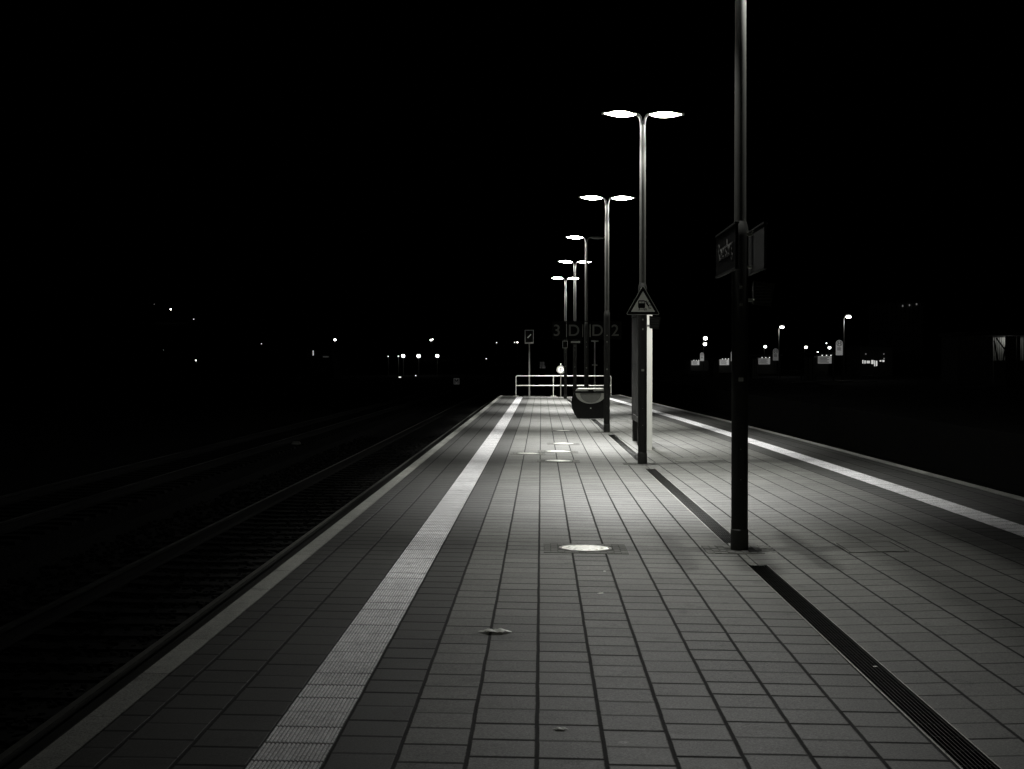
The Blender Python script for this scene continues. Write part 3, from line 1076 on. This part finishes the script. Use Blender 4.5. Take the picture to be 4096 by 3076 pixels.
for x, y, w, d, lab in ((3.03, 13.85, 0.27, 0.36, 'square paved access cover with thin metal rim right of nearest pole'), (2.75, 26.6, 0.42, 0.5, 'faint square access cover right of the triangle pole'), (2.3, 44.5, 0.3, 0.5, 'faint far access cover right of the grit bin')):
    t = thing('access_cover', lab, 'cover', (x, y, ZR(x, y)), -0.01, 'square access covers in the paving')
    t.rotation_euler = (0, -math.atan(0.03), -0.008)
    rim = MB()
    for a, b, c, e in ((-w, w, -d, -d + 0.012), (-w, w, d - 0.012, d), (-w, -w + 0.012, -d + 0.012, d - 0.012), (w - 0.012, w, -d + 0.012, d - 0.012)):
        rim.box(a, b, c, e, -0.02, 0.007)
    rim.build('rim', M['steel_rough'], t)
    inf = MB()
    inf.box(-w + 0.012, w - 0.012, -d + 0.012, d - 0.012, -0.02, 0.003)
    inf.build('gap', M['joint'], t)
    sl = MB()
    for i in range(2):
        for j in range(2):
            xa, ya = -w + 0.025 + i * (w - 0.02), -d + 0.025 + j * (d - 0.02)
            sl.box(xa, xa + w - 0.03, ya, ya + d - 0.03, -0.02, 0.0055)
    sl.build('infill', M['cobble'], t)

for i in range(3):
    x, y = POLE_X[i], POLE_Y[i]
    lab = ('broken cobbles round the foot of the nearest pole', 'small cobbles round the foot of the triangle pole', 'small cobbles round the pole before the grit bin')[i]
    t = thing('cobble_collar', lab, 'cobbles', (x, y, ZP(x, y) + 0.002), 0, 'cobbles round the pole feet')
    rr = random.Random(i)
    MB().box(-0.33, 0.33, -0.3, 0.3, -0.06, 0.003).build('bed', M['bed'], t)
    cb = MB()
    for a in range(10):
        for b in range(9):
            xa, ya = -0.33 + 0.066 * a, -0.3 + 0.6 / 9 * b
            if math.hypot(xa + 0.033, ya + 0.033) < 0.12 or rr.random() < 0.14: continue
            g = 0.002 + 0.007 * rr.random() ** 2
            cb.box(xa + g, xa + 0.066 - g, ya + g, ya + 0.0666 - g, -0.01, 0.005 + 0.005 * rr.random(), Matrix.Rotation(rr.uniform(-0.1, 0.1), 3, 'Z'))
    cb.build('cobbles', M['cobble'], t)

# ---------------------------------------------------------------- leaves and scraps on the slabs
def leaf(name, label, x, y, size, curl, rz, mat, seed, cat='leaf', group=None):
    """dry five-lobed leaf: lobes curled up from a flat middle"""
    rr = random.Random(seed)
    mbl = MB()
    N, R = 40, 6
    vs, fs = [(0, 0, curl * size * 0.5)], []
    lobes = [(0.0, 1.0), (1.1, 0.85), (2.05, 0.8), (3.1, 1.0), (4.1, 0.55), (5.25, 0.6)]
    for j in range(1, R + 1):
        for k in range(N):
            a = 2 * PI * k / N
            lb = max(h * math.exp(-((min(abs(a - l), 2 * PI - abs(a - l))) / 0.42) ** 2) for l, h in lobes)
            rad = size * (0.58 + 0.42 * lb) * (rr.uniform(0.9, 1.08) if j == R else 1.0) * j / R
            q = rad / size
            px, py = rad * math.cos(a), rad * math.sin(a) * (1 - 0.1 * q)
            z = curl * size * (0.42 * (1 - q ** 2) + 0.1 * q * math.sin(5 * a + seed) + 0.17 * math.sin(8 * px / size + seed) * (1 - 0.7 * q) - 0.16 * py / size)
            vs.append((px, py, z))
    for k in range(N):
        fs.append((0, 1 + k, 1 + (k + 1) % N))
    for j in range(R - 1):
        for k in range(N):
            a, b = 1 + j * N + k, 1 + j * N + (k + 1) % N
            fs.append((a, a + N, b + N, b))
    zmin = min(v[2] for v in vs)
    mbl.mesh([(v[0], v[1], v[2] - zmin + 0.003) for v in vs], fs, True)
    o = mbl.build(name, mat, None, (x, y, ZP(x, y)))
    o.rotation_euler = (0, 0, rz)
    return tag(o, label, cat, group)


leaf('fallen_leaf', 'pale curled leaf lying alone on the slabs in the foreground', -0.29, 9.42, 0.105, 0.34, 0.1, M['leaf'], 5)
for i, (x, y, s, lab) in enumerate(((0.09, 6.95, 0.038, 'tiny pale leaf scrap on the slabs nearest the bottom edge'), (0.44, 11.1, 0.03, 'tiny pale scrap on the slab below the bright manhole'),
                                    (1.90, 8.55, 0.018, 'tiny white scrap lying on the black drain grate'), (0.52, 12.3, 0.015, 'tiny pale crumb on the slabs beside the bright manhole'))):
    leaf('leaf_scrap', lab, x, y, s, 0.3, i * 1.3, M['leaf'], 10 + i, 'scrap', 'pale scraps on the slabs')

# ---------------------------------------------------------------- tracks and ground
def big_plane(name, x0, x1, y0, y1, z, mat):
    return tag(MB().box(x0, x1, y0, y1, z - 0.5, z).build(name, mat), kind='structure')


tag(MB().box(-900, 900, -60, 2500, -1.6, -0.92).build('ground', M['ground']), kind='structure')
bb = MB()
for cxf, w in ((const(-3.84), 1.95), (const(-8.4), 1.95), (xr_off(2.76), 1.95)):
    n = 60
    for i in range(n):
        a, b = Y0 + 170 * i / n, Y0 + 170 * (i + 1) / n
        bb.face([(cxf(a) - w, a, -0.76), (cxf(a) + w, a, -0.76), (cxf(b) + w, b, -0.76), (cxf(b) - w, b, -0.76)])
        for s in (-1, 1):
            bb.face([(cxf(a) + s * w, a, -0.76), (cxf(b) + s * w, b, -0.76), (cxf(b) + s * (w + 0.3), b, -0.93), (cxf(a) + s * (w + 0.3), a, -0.93)])
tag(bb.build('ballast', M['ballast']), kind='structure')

# loose stones lying on the ballast beside the left edge
rr = random.Random(5)
sv, sf = [], []
for _ in range(9000):
    y = 6 + 44 * rr.random() ** 1.5
    x = rr.uniform(-6.0, -2.25)
    r = rr.uniform(0.018, 0.042)
    z = -0.755 + rr.uniform(-0.005, 0.012)
    n0 = len(sv)
    a0 = rr.random() * 6.28
    for dz in (-0.3, 0.75):
        for k in range(4):
            q = r * rr.uniform(0.7, 1.25)
            sv.append((x + q * math.cos(a0 + k * 1.571 + dz), y + q * math.sin(a0 + k * 1.571 + dz), z + r * dz * rr.uniform(0.7, 1.2)))
    sf += [tuple(n0 + q for q in f) for f in ((4, 5, 6, 7), (0, 1, 5, 4), (1, 2, 6, 5), (2, 3, 7, 6), (3, 0, 4, 7))]
bs_ = MB()
bs_.mesh(sv, sf)
tag(bs_.build('ballast_stones', M['ballast']), 'loose dark ballast stones beside the left platform edge', 'ballast', kind='stuff')

SLP = MB()
SLP.prism_y([(-1.3, -0.06), (1.3, -0.06), (1.27, 0.055), (0.95, 0.06), (0.4, 0.03), (-0.4, 0.03), (-0.95, 0.06), (-1.27, 0.055)], -0.13, 0.13)
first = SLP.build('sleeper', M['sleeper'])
sleeper_me = first.data
bpy.data.objects.remove(first)
RAILP = [(-0.065, 0.0), (0.065, 0.0), (0.065, 0.012), (0.012, 0.03), (0.009, 0.11), (0.034, 0.125), (0.034, 0.15), (0.026, 0.16), (-0.026, 0.16), (-0.034, 0.15), (-0.034, 0.125), (-0.009, 0.11), (-0.012, 0.03), (-0.065, 0.012)]
for cxf, lab in ((const(-3.84), 'railway track running beside the left platform edge'), (const(-8.4), 'dark railway track second from the left platform edge'), (xr_off(2.76), 'railway track curving beside the right platform edge')):
    t = thing('railway_track', lab, 'track', (0, 0, -0.71), 0, 'railway tracks')
    for s in (-1, 1):
        r, rt = MB(), MB()
        n = 70
        ys = [Y0 + 165 * i / n for i in range(n + 1)]
        k = len(RAILP)
        vs = [(cxf(y) + s * 0.7525 + x, y, z) for y in ys for x, z in RAILP]
        r.mesh(vs, [(i * k + j, (i + 1) * k + j, (i + 1) * k + (j + 1) % k, i * k + (j + 1) % k) for i in range(n) for j in range(k) if j != 7], True)
        ro = r.build('rail', M['rail'], t)
        vs = [(cxf(y) + s * 0.7525 + x, y, 0.1605) for y in ys for x in (-0.026, 0.026)]
        rt.mesh(vs, [(i * 2, i * 2 + 1, i * 2 + 3, i * 2 + 2) for i in range(n)])
        rt.build('running_surface', M['rail_top'], ro)
    y0s = 6.0 if cxf(0) < 0 else 10.0
    for i in range(100):
        y = y0s + 0.62 * i
        o = link('sleeper', sleeper_me, t, (cxf(y), y, -0.055))
        o.rotation_euler = (0, 0, random.uniform(-0.006, 0.006))
    rest = MB()
    for i in range(100, 240):
        y = y0s + 0.62 * i
        rest.box(cxf(y) - 1.3, cxf(y) + 1.3, y - 0.13, y + 0.13, -0.115, 0.0)
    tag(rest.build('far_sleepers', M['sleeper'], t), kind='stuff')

# pale marker stone beyond the left track
p = at(1185, 1776, 45)
t = thing('marker_stone', 'small pale rounded marker stone beside the left track', 'marker', (p.x, 45, -0.92), 0)
MB().prism_y([(-0.14, 0), (0.14, 0), (0.14, 0.2), (0.09, 0.27), (-0.09, 0.27), (-0.14, 0.2)], -0.08, 0.08).build('stone', M['kerb'], t)
MB().box(-0.1, 0.1, -0.083, -0.08, 0.1, 0.2).build('plate', M['white'], t)

# ---------------------------------------------------------------- bus station beyond the right track
BZ = 0.3
bs = MB()
bs.mesh([(9.5, 20, BZ - 0.004), (60, 20, BZ - 0.004), (60, 330, BZ - 0.004), (8.5, 330, BZ - 0.004), (9.5, 20, -1.2), (60, 20, -1.2), (60, 330, -1.2), (8.5, 330, -1.2)], [(0, 1, 2, 3), (0, 4, 5, 1), (0, 3, 7, 4)])
tag(bs.build('bus_station_ground', M['asphalt']), kind='structure')

SH = [  # d, x0 panel, x1 panel, roof x0, x1, board (x0, y0, x1, y1), sign x, sign y top, board material
    (112, 3215, 3268, 3203, 3346, (3275, 1425, 3329, 1454), 3357, 1360, 'board', 'nearest bus shelter, left of the largest stop sign'),
    (141, 3009, 3033, 3000, 3130, (3036, 1433, 3082, 1457), 3102.5, 1394, 'board', 'second nearest bus shelter, right of the nearest pole'),
    (162, 2853, 2877, 2848, 2960, (2880, 1438, 2917, 1460), 2933, 1403, 'board_hi', 'bus shelter with bright board, just left of the nearest pole'),
    (200, 2745, 2763, 2740, 2850, (2767, 1443, 2798, 1460), 2808, 1410, 'board_hi', 'farthest and leftmost bus shelter')]
for i, (d, pa, pb, ra, rb, bd_, sx, sy, bm_, lab) in enumerate(SH):
    g = at(pa, 1454, d)
    X = lambda px: at(px, 1454, d).x - g.x
    Z = lambda py: at(pa, py, d).z - BZ
    t = thing('bus_shelter', lab, 'shelter', (g.x, d, BZ), 0, 'bus shelters beyond the right track')
    rt_ = MB().box(X(ra), X(rb), -0.2, 2.0, Z(1417 if i == 0 else 1424 if i == 1 else 1433 if i == 2 else 1436.5), Z(1417 if i == 0 else 1424 if i == 1 else 1433 if i == 2 else 1436.5) + 0.14)
    rt_.build('roof', M['roof'], t)
    ztop = Z(1418 if i == 0 else 1425 if i == 1 else 1434 if i == 2 else 1437.5)
    wpan = X(pb)
    for k in range(3):
        MB().box(wpan * k / 3 + 0.03, wpan * (k + 1) / 3 - 0.03, 0.0, 0.05, 0.02, ztop - 0.25).build('side_panel', M['wood'], t)
    for px in (pa - 3, rb - 6):
        MB().box(X(px) - 0.05, X(px) + 0.05, 0.6, 0.7, 0, ztop).build('post', M['roof'], t)
    MB().box(X(pb) + 0.1, X(rb) - 0.3, 1.7, 1.75, 0.4, ztop - 0.1).build('back_panel', M['glass'], t)
    bx0, by0, bx1, by1 = bd_
    bo = MB().box(X(bx0), X(bx1), 0.25, 0.33, Z(by1), Z(by0)).build('information_board', M[bm_], t)
    ln = MB()
    for r_ in range(5):
        zz = Z(by1) + (Z(by0) - Z(by1)) * (0.14 + 0.17 * r_)
        wd = (X(bx1) - X(bx0)) * (0.72 - 0.1 * (r_ % 2))
        ln.box(X(bx0) + 0.2 * wd, X(bx0) + 0.2 * wd + wd * 0.9, 0.242, 0.248, zz, zz + 0.045)
        ln.box(X(bx0) + 0.06 * wd, X(bx0) + 0.13 * wd, 0.242, 0.248, zz - 0.01, zz + 0.06)
    ln.build('text_rows', M['roof'], bo)
    for k in range(3):
        c = (X(bx1) - (k * 0.27 + 0.05) * (X(bx1) - X(bx0)) * 1.2, 0.2, Z(by0) + 0.07)
        MB().ellipsoid(c, (0.05, 0.05, 0.04), 10, 6).build('roof_light', M['far_mid'], t)
    # stop sign on its own post
    g2 = at(sx, 1454, d - 0.8)
    hh = 1.12
    ztop_s = at(sx, sy, d - 0.8).z - BZ
    slab = ('stop sign with H, the largest, beside the nearest bus shelter', 'dim stop sign with H right of the nearest pole', 'pale stop sign with H touching the left side of nearest pole', 'smallest stop sign with H, leftmost of the four')[i]
    t = thing('stop_sign', slab, 'sign', (g2.x, d - 0.8, BZ), 0, 'bus stop signs beyond the right track')
    MB().tube([(0.2, 0.06, 0), (0.2, 0.06, ztop_s - 0.3)], 0.035, 10).build('post', M['roof'], t)
    r_ = 0.25
    zc = ztop_s - r_
    o = [(-r_, ztop_s - hh), (r_, ztop_s - hh)] + circ(r_, 20, 0, zc, 0, PI)
    hm = M[('hsign', 'hsign_lo', 'hsign_hi', 'hsign_hi')[i]]
    plate([o], 0.05, 'panel', hm, t)
    plate([circ(0.205, 30, 0, zc), circ(0.165, 30, 0, zc)], 0.008, 'ring', M['roof'], t, (0, -0.031, 0))
    text('H', 0.3, 0.008, M['roof'], t, (0, -0.031, zc), bold=0.006)
    l2 = MB()
    for r2 in range(4):
        l2.box(-0.15, 0.1 + 0.04 * (r2 % 2), -0.034, -0.027, zc - 0.33 - 0.06 * r2, zc - 0.30 - 0.06 * r2)
    l2.build('text_rows', M['roof'], t)
# kerb line of the bus bay
kb = MB()
for (xa, ya), (xb, yb) in (((18.2, 111), (24.5, 110)),):
    d = Vector((xb - xa, yb - ya, 0)).normalized()
    n = Vector((-d.y, d.x, 0)) * 0.12
    vs = [Vector((xa, ya, 0)) + n, Vector((xb, yb, 0)) + n, Vector((xb, yb, 0)) - n, Vector((xa, ya, 0)) - n]
    kb.mesh([(v.x, v.y, BZ) for v in vs] + [(v.x, v.y, BZ + 0.12) for v in vs], [(4, 5, 6, 7), (0, 1, 5, 4), (1, 2, 6, 5), (2, 3, 7, 6), (3, 0, 4, 7)])
tag(kb.build('kerb', M['kerb']), kind='structure')


# ---------------------------------------------------------------- far lamps (street lamps, lights on the slope)
def hill_z(x, y):
    return -0.92 + max(0.0, 0.1 * (y - 400)) * (1.0 / (1 + math.exp((x - 40) / 40)))


hm_ = MB()
NX, NY = 40, 30
hv = []
for j in range(NY + 1):
    for i in range(NX + 1):
        x, y = -900 + 1500 * i / NX, 380 + 1400 * j / NY
        hv.append((x, y, hill_z(x, y) - 0.3))
hm_.mesh(hv, [(j * (NX + 1) + i, j * (NX + 1) + i + 1, (j + 1) * (NX + 1) + i + 1, (j + 1) * (NX + 1) + i) for j in range(NY) for i in range(NX)], True)
tag(hm_.build('hill', M['hill']), kind='structure')


def far_lamp(px, py, d, size_px, mat, label, ground, shape='globe', arm=0.0, group='far lamps left of the platform'):
    p = at(px, py, d)
    gz = hill_z(p.x, d) if ground is None else ground
    h = p.z - gz
    r = size_px * d / 6000 / 2
    t = thing('street_lamp', label, 'street lamp', (p.x, d, gz), 0, group)
    MB().tube([(-arm, 0.2, 0), (-arm, 0.2, h * 0.97), (-arm * 0.3, 0.1, h + r * 1.3)], [0.09, 0.06, 0.05], 8).build('pole', M['pole'], t)
    mbh = MB()
    if shape == 'globe':
        mbh.ellipsoid((0, 0, h), (r, r, r * 0.95), 14, 8)
    else:
        mbh.ellipsoid((0, 0, h), (r, r * 0.6, r * 0.55), 14, 8)
    mbh.build('lamp_head', mat, t)
    MB().ellipsoid((0, 0.02, h + r * 0.9), (r * 1.05, r, r * 0.25), 12, 6).build('lamp_hood', M['roof'], t)
    return t


G_L = 'far lamps left of the platform'
FL = [(683, 1237, 0, 7, 'far_lit', 'brightest lamp high on the dark slope at far left', None),
      (617, 1217, 0, 3.5, 'far_dim', 'faintest highest lamp on the slope at far left', None),
      (775, 1276.5, 0, 4, 'far_mid', 'lamp on the slope right of and below the brightest slope lamp', None),
      (654, 1400, 0, 3, 'far_dim', 'very dim lamp below the brightest slope lamp', None),
      (784, 1441.5, 0, 5, 'far_lit', 'small bright lamp lowest at the far left', -0.92),
      (1045.6, 1375, 0, 4, 'far_mid', 'lone small lamp between the far left lamps and the lit slit window', None),
      (1340, 1359, 300, 10, 'far_lit', 'bright lamp above and right of the lit slit window', -0.92),
      (1552.6, 1425.5, 330, 5, 'far_mid', 'small oblong lamp at the left end of the lamp row', -0.92),
      (1593.5, 1425, 330, 6, 'far_mid', 'small lamp touching the left bright lamp of the row', -0.92),
      (1612.5, 1423.5, 330, 14, 'far_lit', 'large bright lamp, left one of the row of three', -0.92),
      (1674.5, 1423.8, 330, 15, 'far_lit', 'large bright lamp, middle one of the row of three', -0.92),
      (1749, 1423.3, 330, 14, 'far_lit', 'large bright lamp, right one of the row of three', -0.92),
      (1723.7, 1360, 0, 8, 'far_lit', 'larger of the close lamp pair above the row of three', None),
      (1731, 1357, 0, 5, 'far_lit', 'smaller of the close lamp pair above the row of three', None),
      (1986.6, 1370.4, 0, 5, 'far_mid', 'single small lamp high left of the black square signal', None),
      (1945, 1435, 0, 5, 'far_mid', 'single small lamp low left of the end railing', -0.92),
      (2058.5, 1369.5, 0, 5, 'far_mid', 'left one of the lamp pair beside the black square signal', None),
      (2069.5, 1369, 0, 6, 'far_lit', 'right one of the lamp pair beside the black square signal', None)]
for px, py, d, s, m, lab, gr in FL:
    if d == 0:
        if gr is None:
            a = (1454 - py) / 6000
            d = min(1500, (1.7 + 0.92 + 40 - 5) / max(0.02, 0.1 - a))
        else:
            d = 380
    far_lamp(px, py, d, s, M[m], lab, gr)

G_R = 'street lamps of the bus station'
for px, py, d, s, arm, lab in ((3394, 1267.5, 130, 22, 0.36, 'tallest brightest street lamp, right of the bus stop signs'), (3128, 1308.5, 167, 18, 0.33, 'street lamp right of the nearest pole, second tallest'),
                               (2822, 1353, 240, 16, 0.3, 'upper street lamp of the close pair left of nearest pole'), (2819, 1376, 300, 15, 0.2, 'lower street lamp of the close pair left of nearest pole'),
                               (3061, 1386.6, 340, 12, 0.2, 'low street lamp above the second nearest bus shelter'), (3224, 1389, 350, 12, 0.25, 'low street lamp above left end of the nearest bus shelter'),
                               (3318, 1390.6, 360, 12, 0.25, 'low street lamp above right end of the nearest bus shelter'), (3271, 1408.7, 380, 6, 0.1, 'small lamp just above the nearest bus shelter roof'),
                               (3306, 1373, 390, 4.5, 0.1, 'tiny lamp highest above the nearest bus shelter'), (3393.7, 1396, 380, 5, 0.1, 'upper tiny lamp right of the largest stop sign'),
                               (3389, 1403, 385, 5, 0.1, 'lower tiny lamp right of the largest stop sign')):
    t = far_lamp(px, py, d, s, M['far_lit'], lab, BZ if d < 320 else -0.92, 'flat' if d < 200 else 'globe', arm, G_R)
    if d < 200:
        L = bpy.data.lights.new('lamp_light', 'POINT')
        L.energy = 45
        L.shadow_soft_size = 0.2
        o = bpy.data.objects.new('lamp_light', L)
        COL.objects.link(o)
        o.parent = t
        o.location = (0, -0.1, at(px, py, d).z - BZ - 0.5)

# shunting signals low by the far tracks
for px, py, s, two, lab in ((1599.6, 1508.5, 4.5, True, 'low signal with two small white lights below the lamp row'), (1663, 1502.5, 6, False, 'low signal with one white light below the lamp row'),
                            ):
    d = 180
    p = at(px, py, d)
    t = thing('shunting_signal', lab, 'signal', (p.x, d, -0.92), 0, 'low signals by the far tracks')
    h = p.z + 0.92
    MB().box(-0.2, 0.2, 0.03, 0.25, 0.1, h + 0.25).build('box', M['black'], t)
    MB().box(-0.06, 0.06, 0.08, 0.2, 0.0, 0.1).build('foot', M['roof'], t)
    for x in ((-0.08, 0.08) if two else (0.0,)):
        MB().ellipsoid((x, 0.0, h), (0.075, 0.05, 0.07), 12, 6).build('light', M['far_mid'], t)
p = at(1826, 1525, 150)
t = thing('track_board', 'dim square board low beside the far tracks left of platform', 'sign', (p.x, 150, -0.92), 0)
MB().tube([(0, 0.05, 0), (0, 0.05, 1.1)], 0.04, 8).build('post', M['roof'], t)
MB().box(-0.29, 0.29, -0.02, 0.02, 0.52, 1.15).build('panel', M['far_faint'], t)
MB().prism_y([(-0.2, 0.6), (-0.12, 0.6), (-0.12, 0.9), (0.0, 0.75), (0.12, 0.9), (0.12, 0.6), (0.2, 0.6), (0.2, 1.07), (0.12, 1.07), (0.0, 0.9), (-0.12, 1.07), (-0.2, 1.07)], -0.03, -0.022).build('mark', M['roof'], t)

# ---------------------------------------------------------------- buildings
def window_row(t, spec, d, g, gz, mat):
    for x0, y0, x1, y1 in spec:
        a, b = at(x0, y1, d), at(x1, y0, d)
        f = MB().box(a.x - g.x - 0.06, b.x - g.x + 0.06, -0.06, 0.0, a.z - gz - 0.06, b.z - gz + 0.06).build('window', M['roof'], t)
        MB().box(a.x - g.x, b.x - g.x, -0.09, -0.061, a.z - gz, b.z - gz).build('pane', mat, f)


d = 180
g = at(3440, 1500, d)
t = thing('shop_building', 'low dark building with bright shop windows right of the bus stops', 'building', (g.x, d, BZ), 0)
w = at(3570, 1454, d).x - g.x
MB().box(0, w, 0, 8, 0, 3.4).build('wall', M['facade'], t)
MB().box(-0.3, w + 0.3, -0.5, 8.3, 3.4, 3.6).build('roof', M['roof'], t)
window_row(t, [(3449, 1440, 3453, 1454), (3457, 1442, 3462, 1454), (3466, 1443, 3479, 1453), (3484.5, 1440.5, 3493.5, 1456), (3496, 1442, 3500, 1465), (3503, 1443, 3508.5, 1464), (3518, 1441, 3525, 1446), (3529, 1440, 3537, 1447.5)], d, g, BZ, M['shop'])
for px, py in ((3461, 1416), (3533, 1416), (3534, 1434)):
    p = at(px, py, d)
    MB().ellipsoid((p.x - g.x, -0.3, p.z - BZ), (0.08, 0.08, 0.08), 10, 6).build('wall_light', M['far_dim'], t)

d = 200
g = at(3554, 1330, d)
t = thing('tall_building', 'tall dark ribbed facade with three tiny lights at upper right', 'building', (g.x, d, -0.92), 0)
w = at(3693, 1454, d).x - g.x
zt = at(3600, 1212, d).z + 0.92
zb = at(3600, 1328, d).z + 0.92
MB().box(0, w, 0, 12, 0, zt).build('wall', M['facade'], t)
MB().box(-0.15, w + 0.15, -0.15, 12.1, zt, zt + 0.2).build('roof', M['roof'], t)
for k in range(8):
    x = w * (k + 0.15) / 8
    MB().box(x, x + 0.12, -0.1, 0.0, zb, zt - 0.05).build('rib', M['kerb'], t)
for px, py, m in ((3609, 1224, 'far_dim'), (3636, 1221, 'far_dim'), (3664.5, 1217, 'far_dim')):
    p = at(px, py, d)
    MB().ellipsoid((p.x - g.x, -0.25, p.z + 0.92), (0.09, 0.06, 0.14), 10, 6).build('wall_light', M[m], t)

# open shed at the right edge
d = 100
g = at(3830, 1500, d)
t = thing('open_shed', 'dark open shed with lit corrugated back wall and diagonal braces', 'shed', (g.x, d, BZ), 0)
X = lambda px: at(px, 1454, d).x - g.x
Z = lambda py: at(3950, py, d).z - BZ
MB().box(X(3825), X(4300), -1.2, 4.5, Z(1343), Z(1343) + 0.25).build('roof', M['roof'], t)
MB().box(0, X(3972), 0, 4, 0, Z(1345)).build('wall', M['facade'], t)
cw_ = MB()
n = 90
xa, xb = X(3972), X(4300)
vs = []
for i in range(n + 1):
    x = xa + (xb - xa) * i / n
    y = 3.2 + (0.03 if i % 2 else 0.0)
    vs += [(x, y, 0.0), (x, y, Z(1346))]
cw_.mesh(vs, [(2 * i, 2 * i + 2, 2 * i + 3, 2 * i + 1) for i in range(n)])
cw_.build('corrugated_wall', M['casewhite'], t)
for px, w_ in ((4034, 0.2), (4056, 0.12), (4074, 0.1)):
    MB().box(X(px) - w_, X(px) + w_, -0.1, 0.1, 0, Z(1344)).build('post', M['roof'], t)


def brace(p, q, w=0.05):
    a, b = Vector((X(p[0]), 0.02, Z(p[1]))), Vector((X(q[0]), 0.02, Z(q[1])))
    MB().tube([a, b], w, 8).build('brace', M['roof'], t)


brace((3985, 1352), (4028, 1408))
brace((3976, 1362), (3993, 1450))
brace((4026, 1362), (4012, 1450))
MB().box(X(3974), X(4110), -0.05, 0.05, 0.0, Z(1442)).build('parapet', M['facade'], t)
q = at(4034.5, 1352, d + 2.9)
MB().ellipsoid((q.x - g.x, 2.9, q.z - BZ), (0.1, 0.06, 0.06), 10, 6).build('shed_light', M['far_lit'], t)
L = bpy.data.lights.new('lamp_light', 'POINT')
L.energy = 9
L.shadow_soft_size = 0.08
o = bpy.data.objects.new('lamp_light', L)
COL.objects.link(o)
o.parent = t
o.location = (q.x - g.x, 2.75, q.z - BZ - 0.1)

# left building with the lit slit window, and the one with rows of lights straight ahead
d = 250
g = at(1225, 1500, d)
t = thing('station_building', 'dark low building with one narrow lit slit window at left', 'building', (g.x, d, -0.92), 0)
w = at(1330, 1454, d).x - g.x
MB().box(0, w, 0, 9, 0, 5.0).build('wall', M['facade'], t)
MB().prism_y([(-0.3, 5.0), (w + 0.3, 5.0), (w * 0.75, 6.2), (w * 0.25, 6.2)], -0.4, 9.4).build('roof', M['roof'], t)
window_row(t, [(1251, 1402, 1255, 1422)], d, g, -0.92, M['shop'])
window_row(t, [(1292, 1424, 1315, 1430)], d, g, -0.92, M['far_faint'])
d = 300
g = at(2158, 1500, d)
t = thing('office_building', 'dim distant building with two rows of tiny lit windows ahead', 'building', (g.x, d, -0.92), 0)
w = at(2184, 1454, d).x - g.x
MB().box(0, w, 0, 9, 0, at(2170, 1436, d).z + 0.92).build('wall', M['facade'], t)
MB().box(-0.15, w + 0.15, -0.15, 9.15, at(2170, 1436, d).z + 0.92, at(2170, 1435, d).z + 0.92).build('roof', M['roof'], t)
rows = []
for k, x in enumerate((2160, 2168, 2173, 2178)):
    rows.append((x, 1470, x + 2.4, 1472.4))
for k, x in enumerate((2161, 2167, 2173, 2178)):
    rows.append((x, 1463.5, x + 2, 1465.5))
window_row(t, rows, d, g, -0.92, M['far_dim'])
window_row(t, [(2160, 1447, 2163, 1462), (2166, 1447, 2170, 1462), (2173, 1447, 2177, 1462)], d, g, -0.92, M['far_faint'])
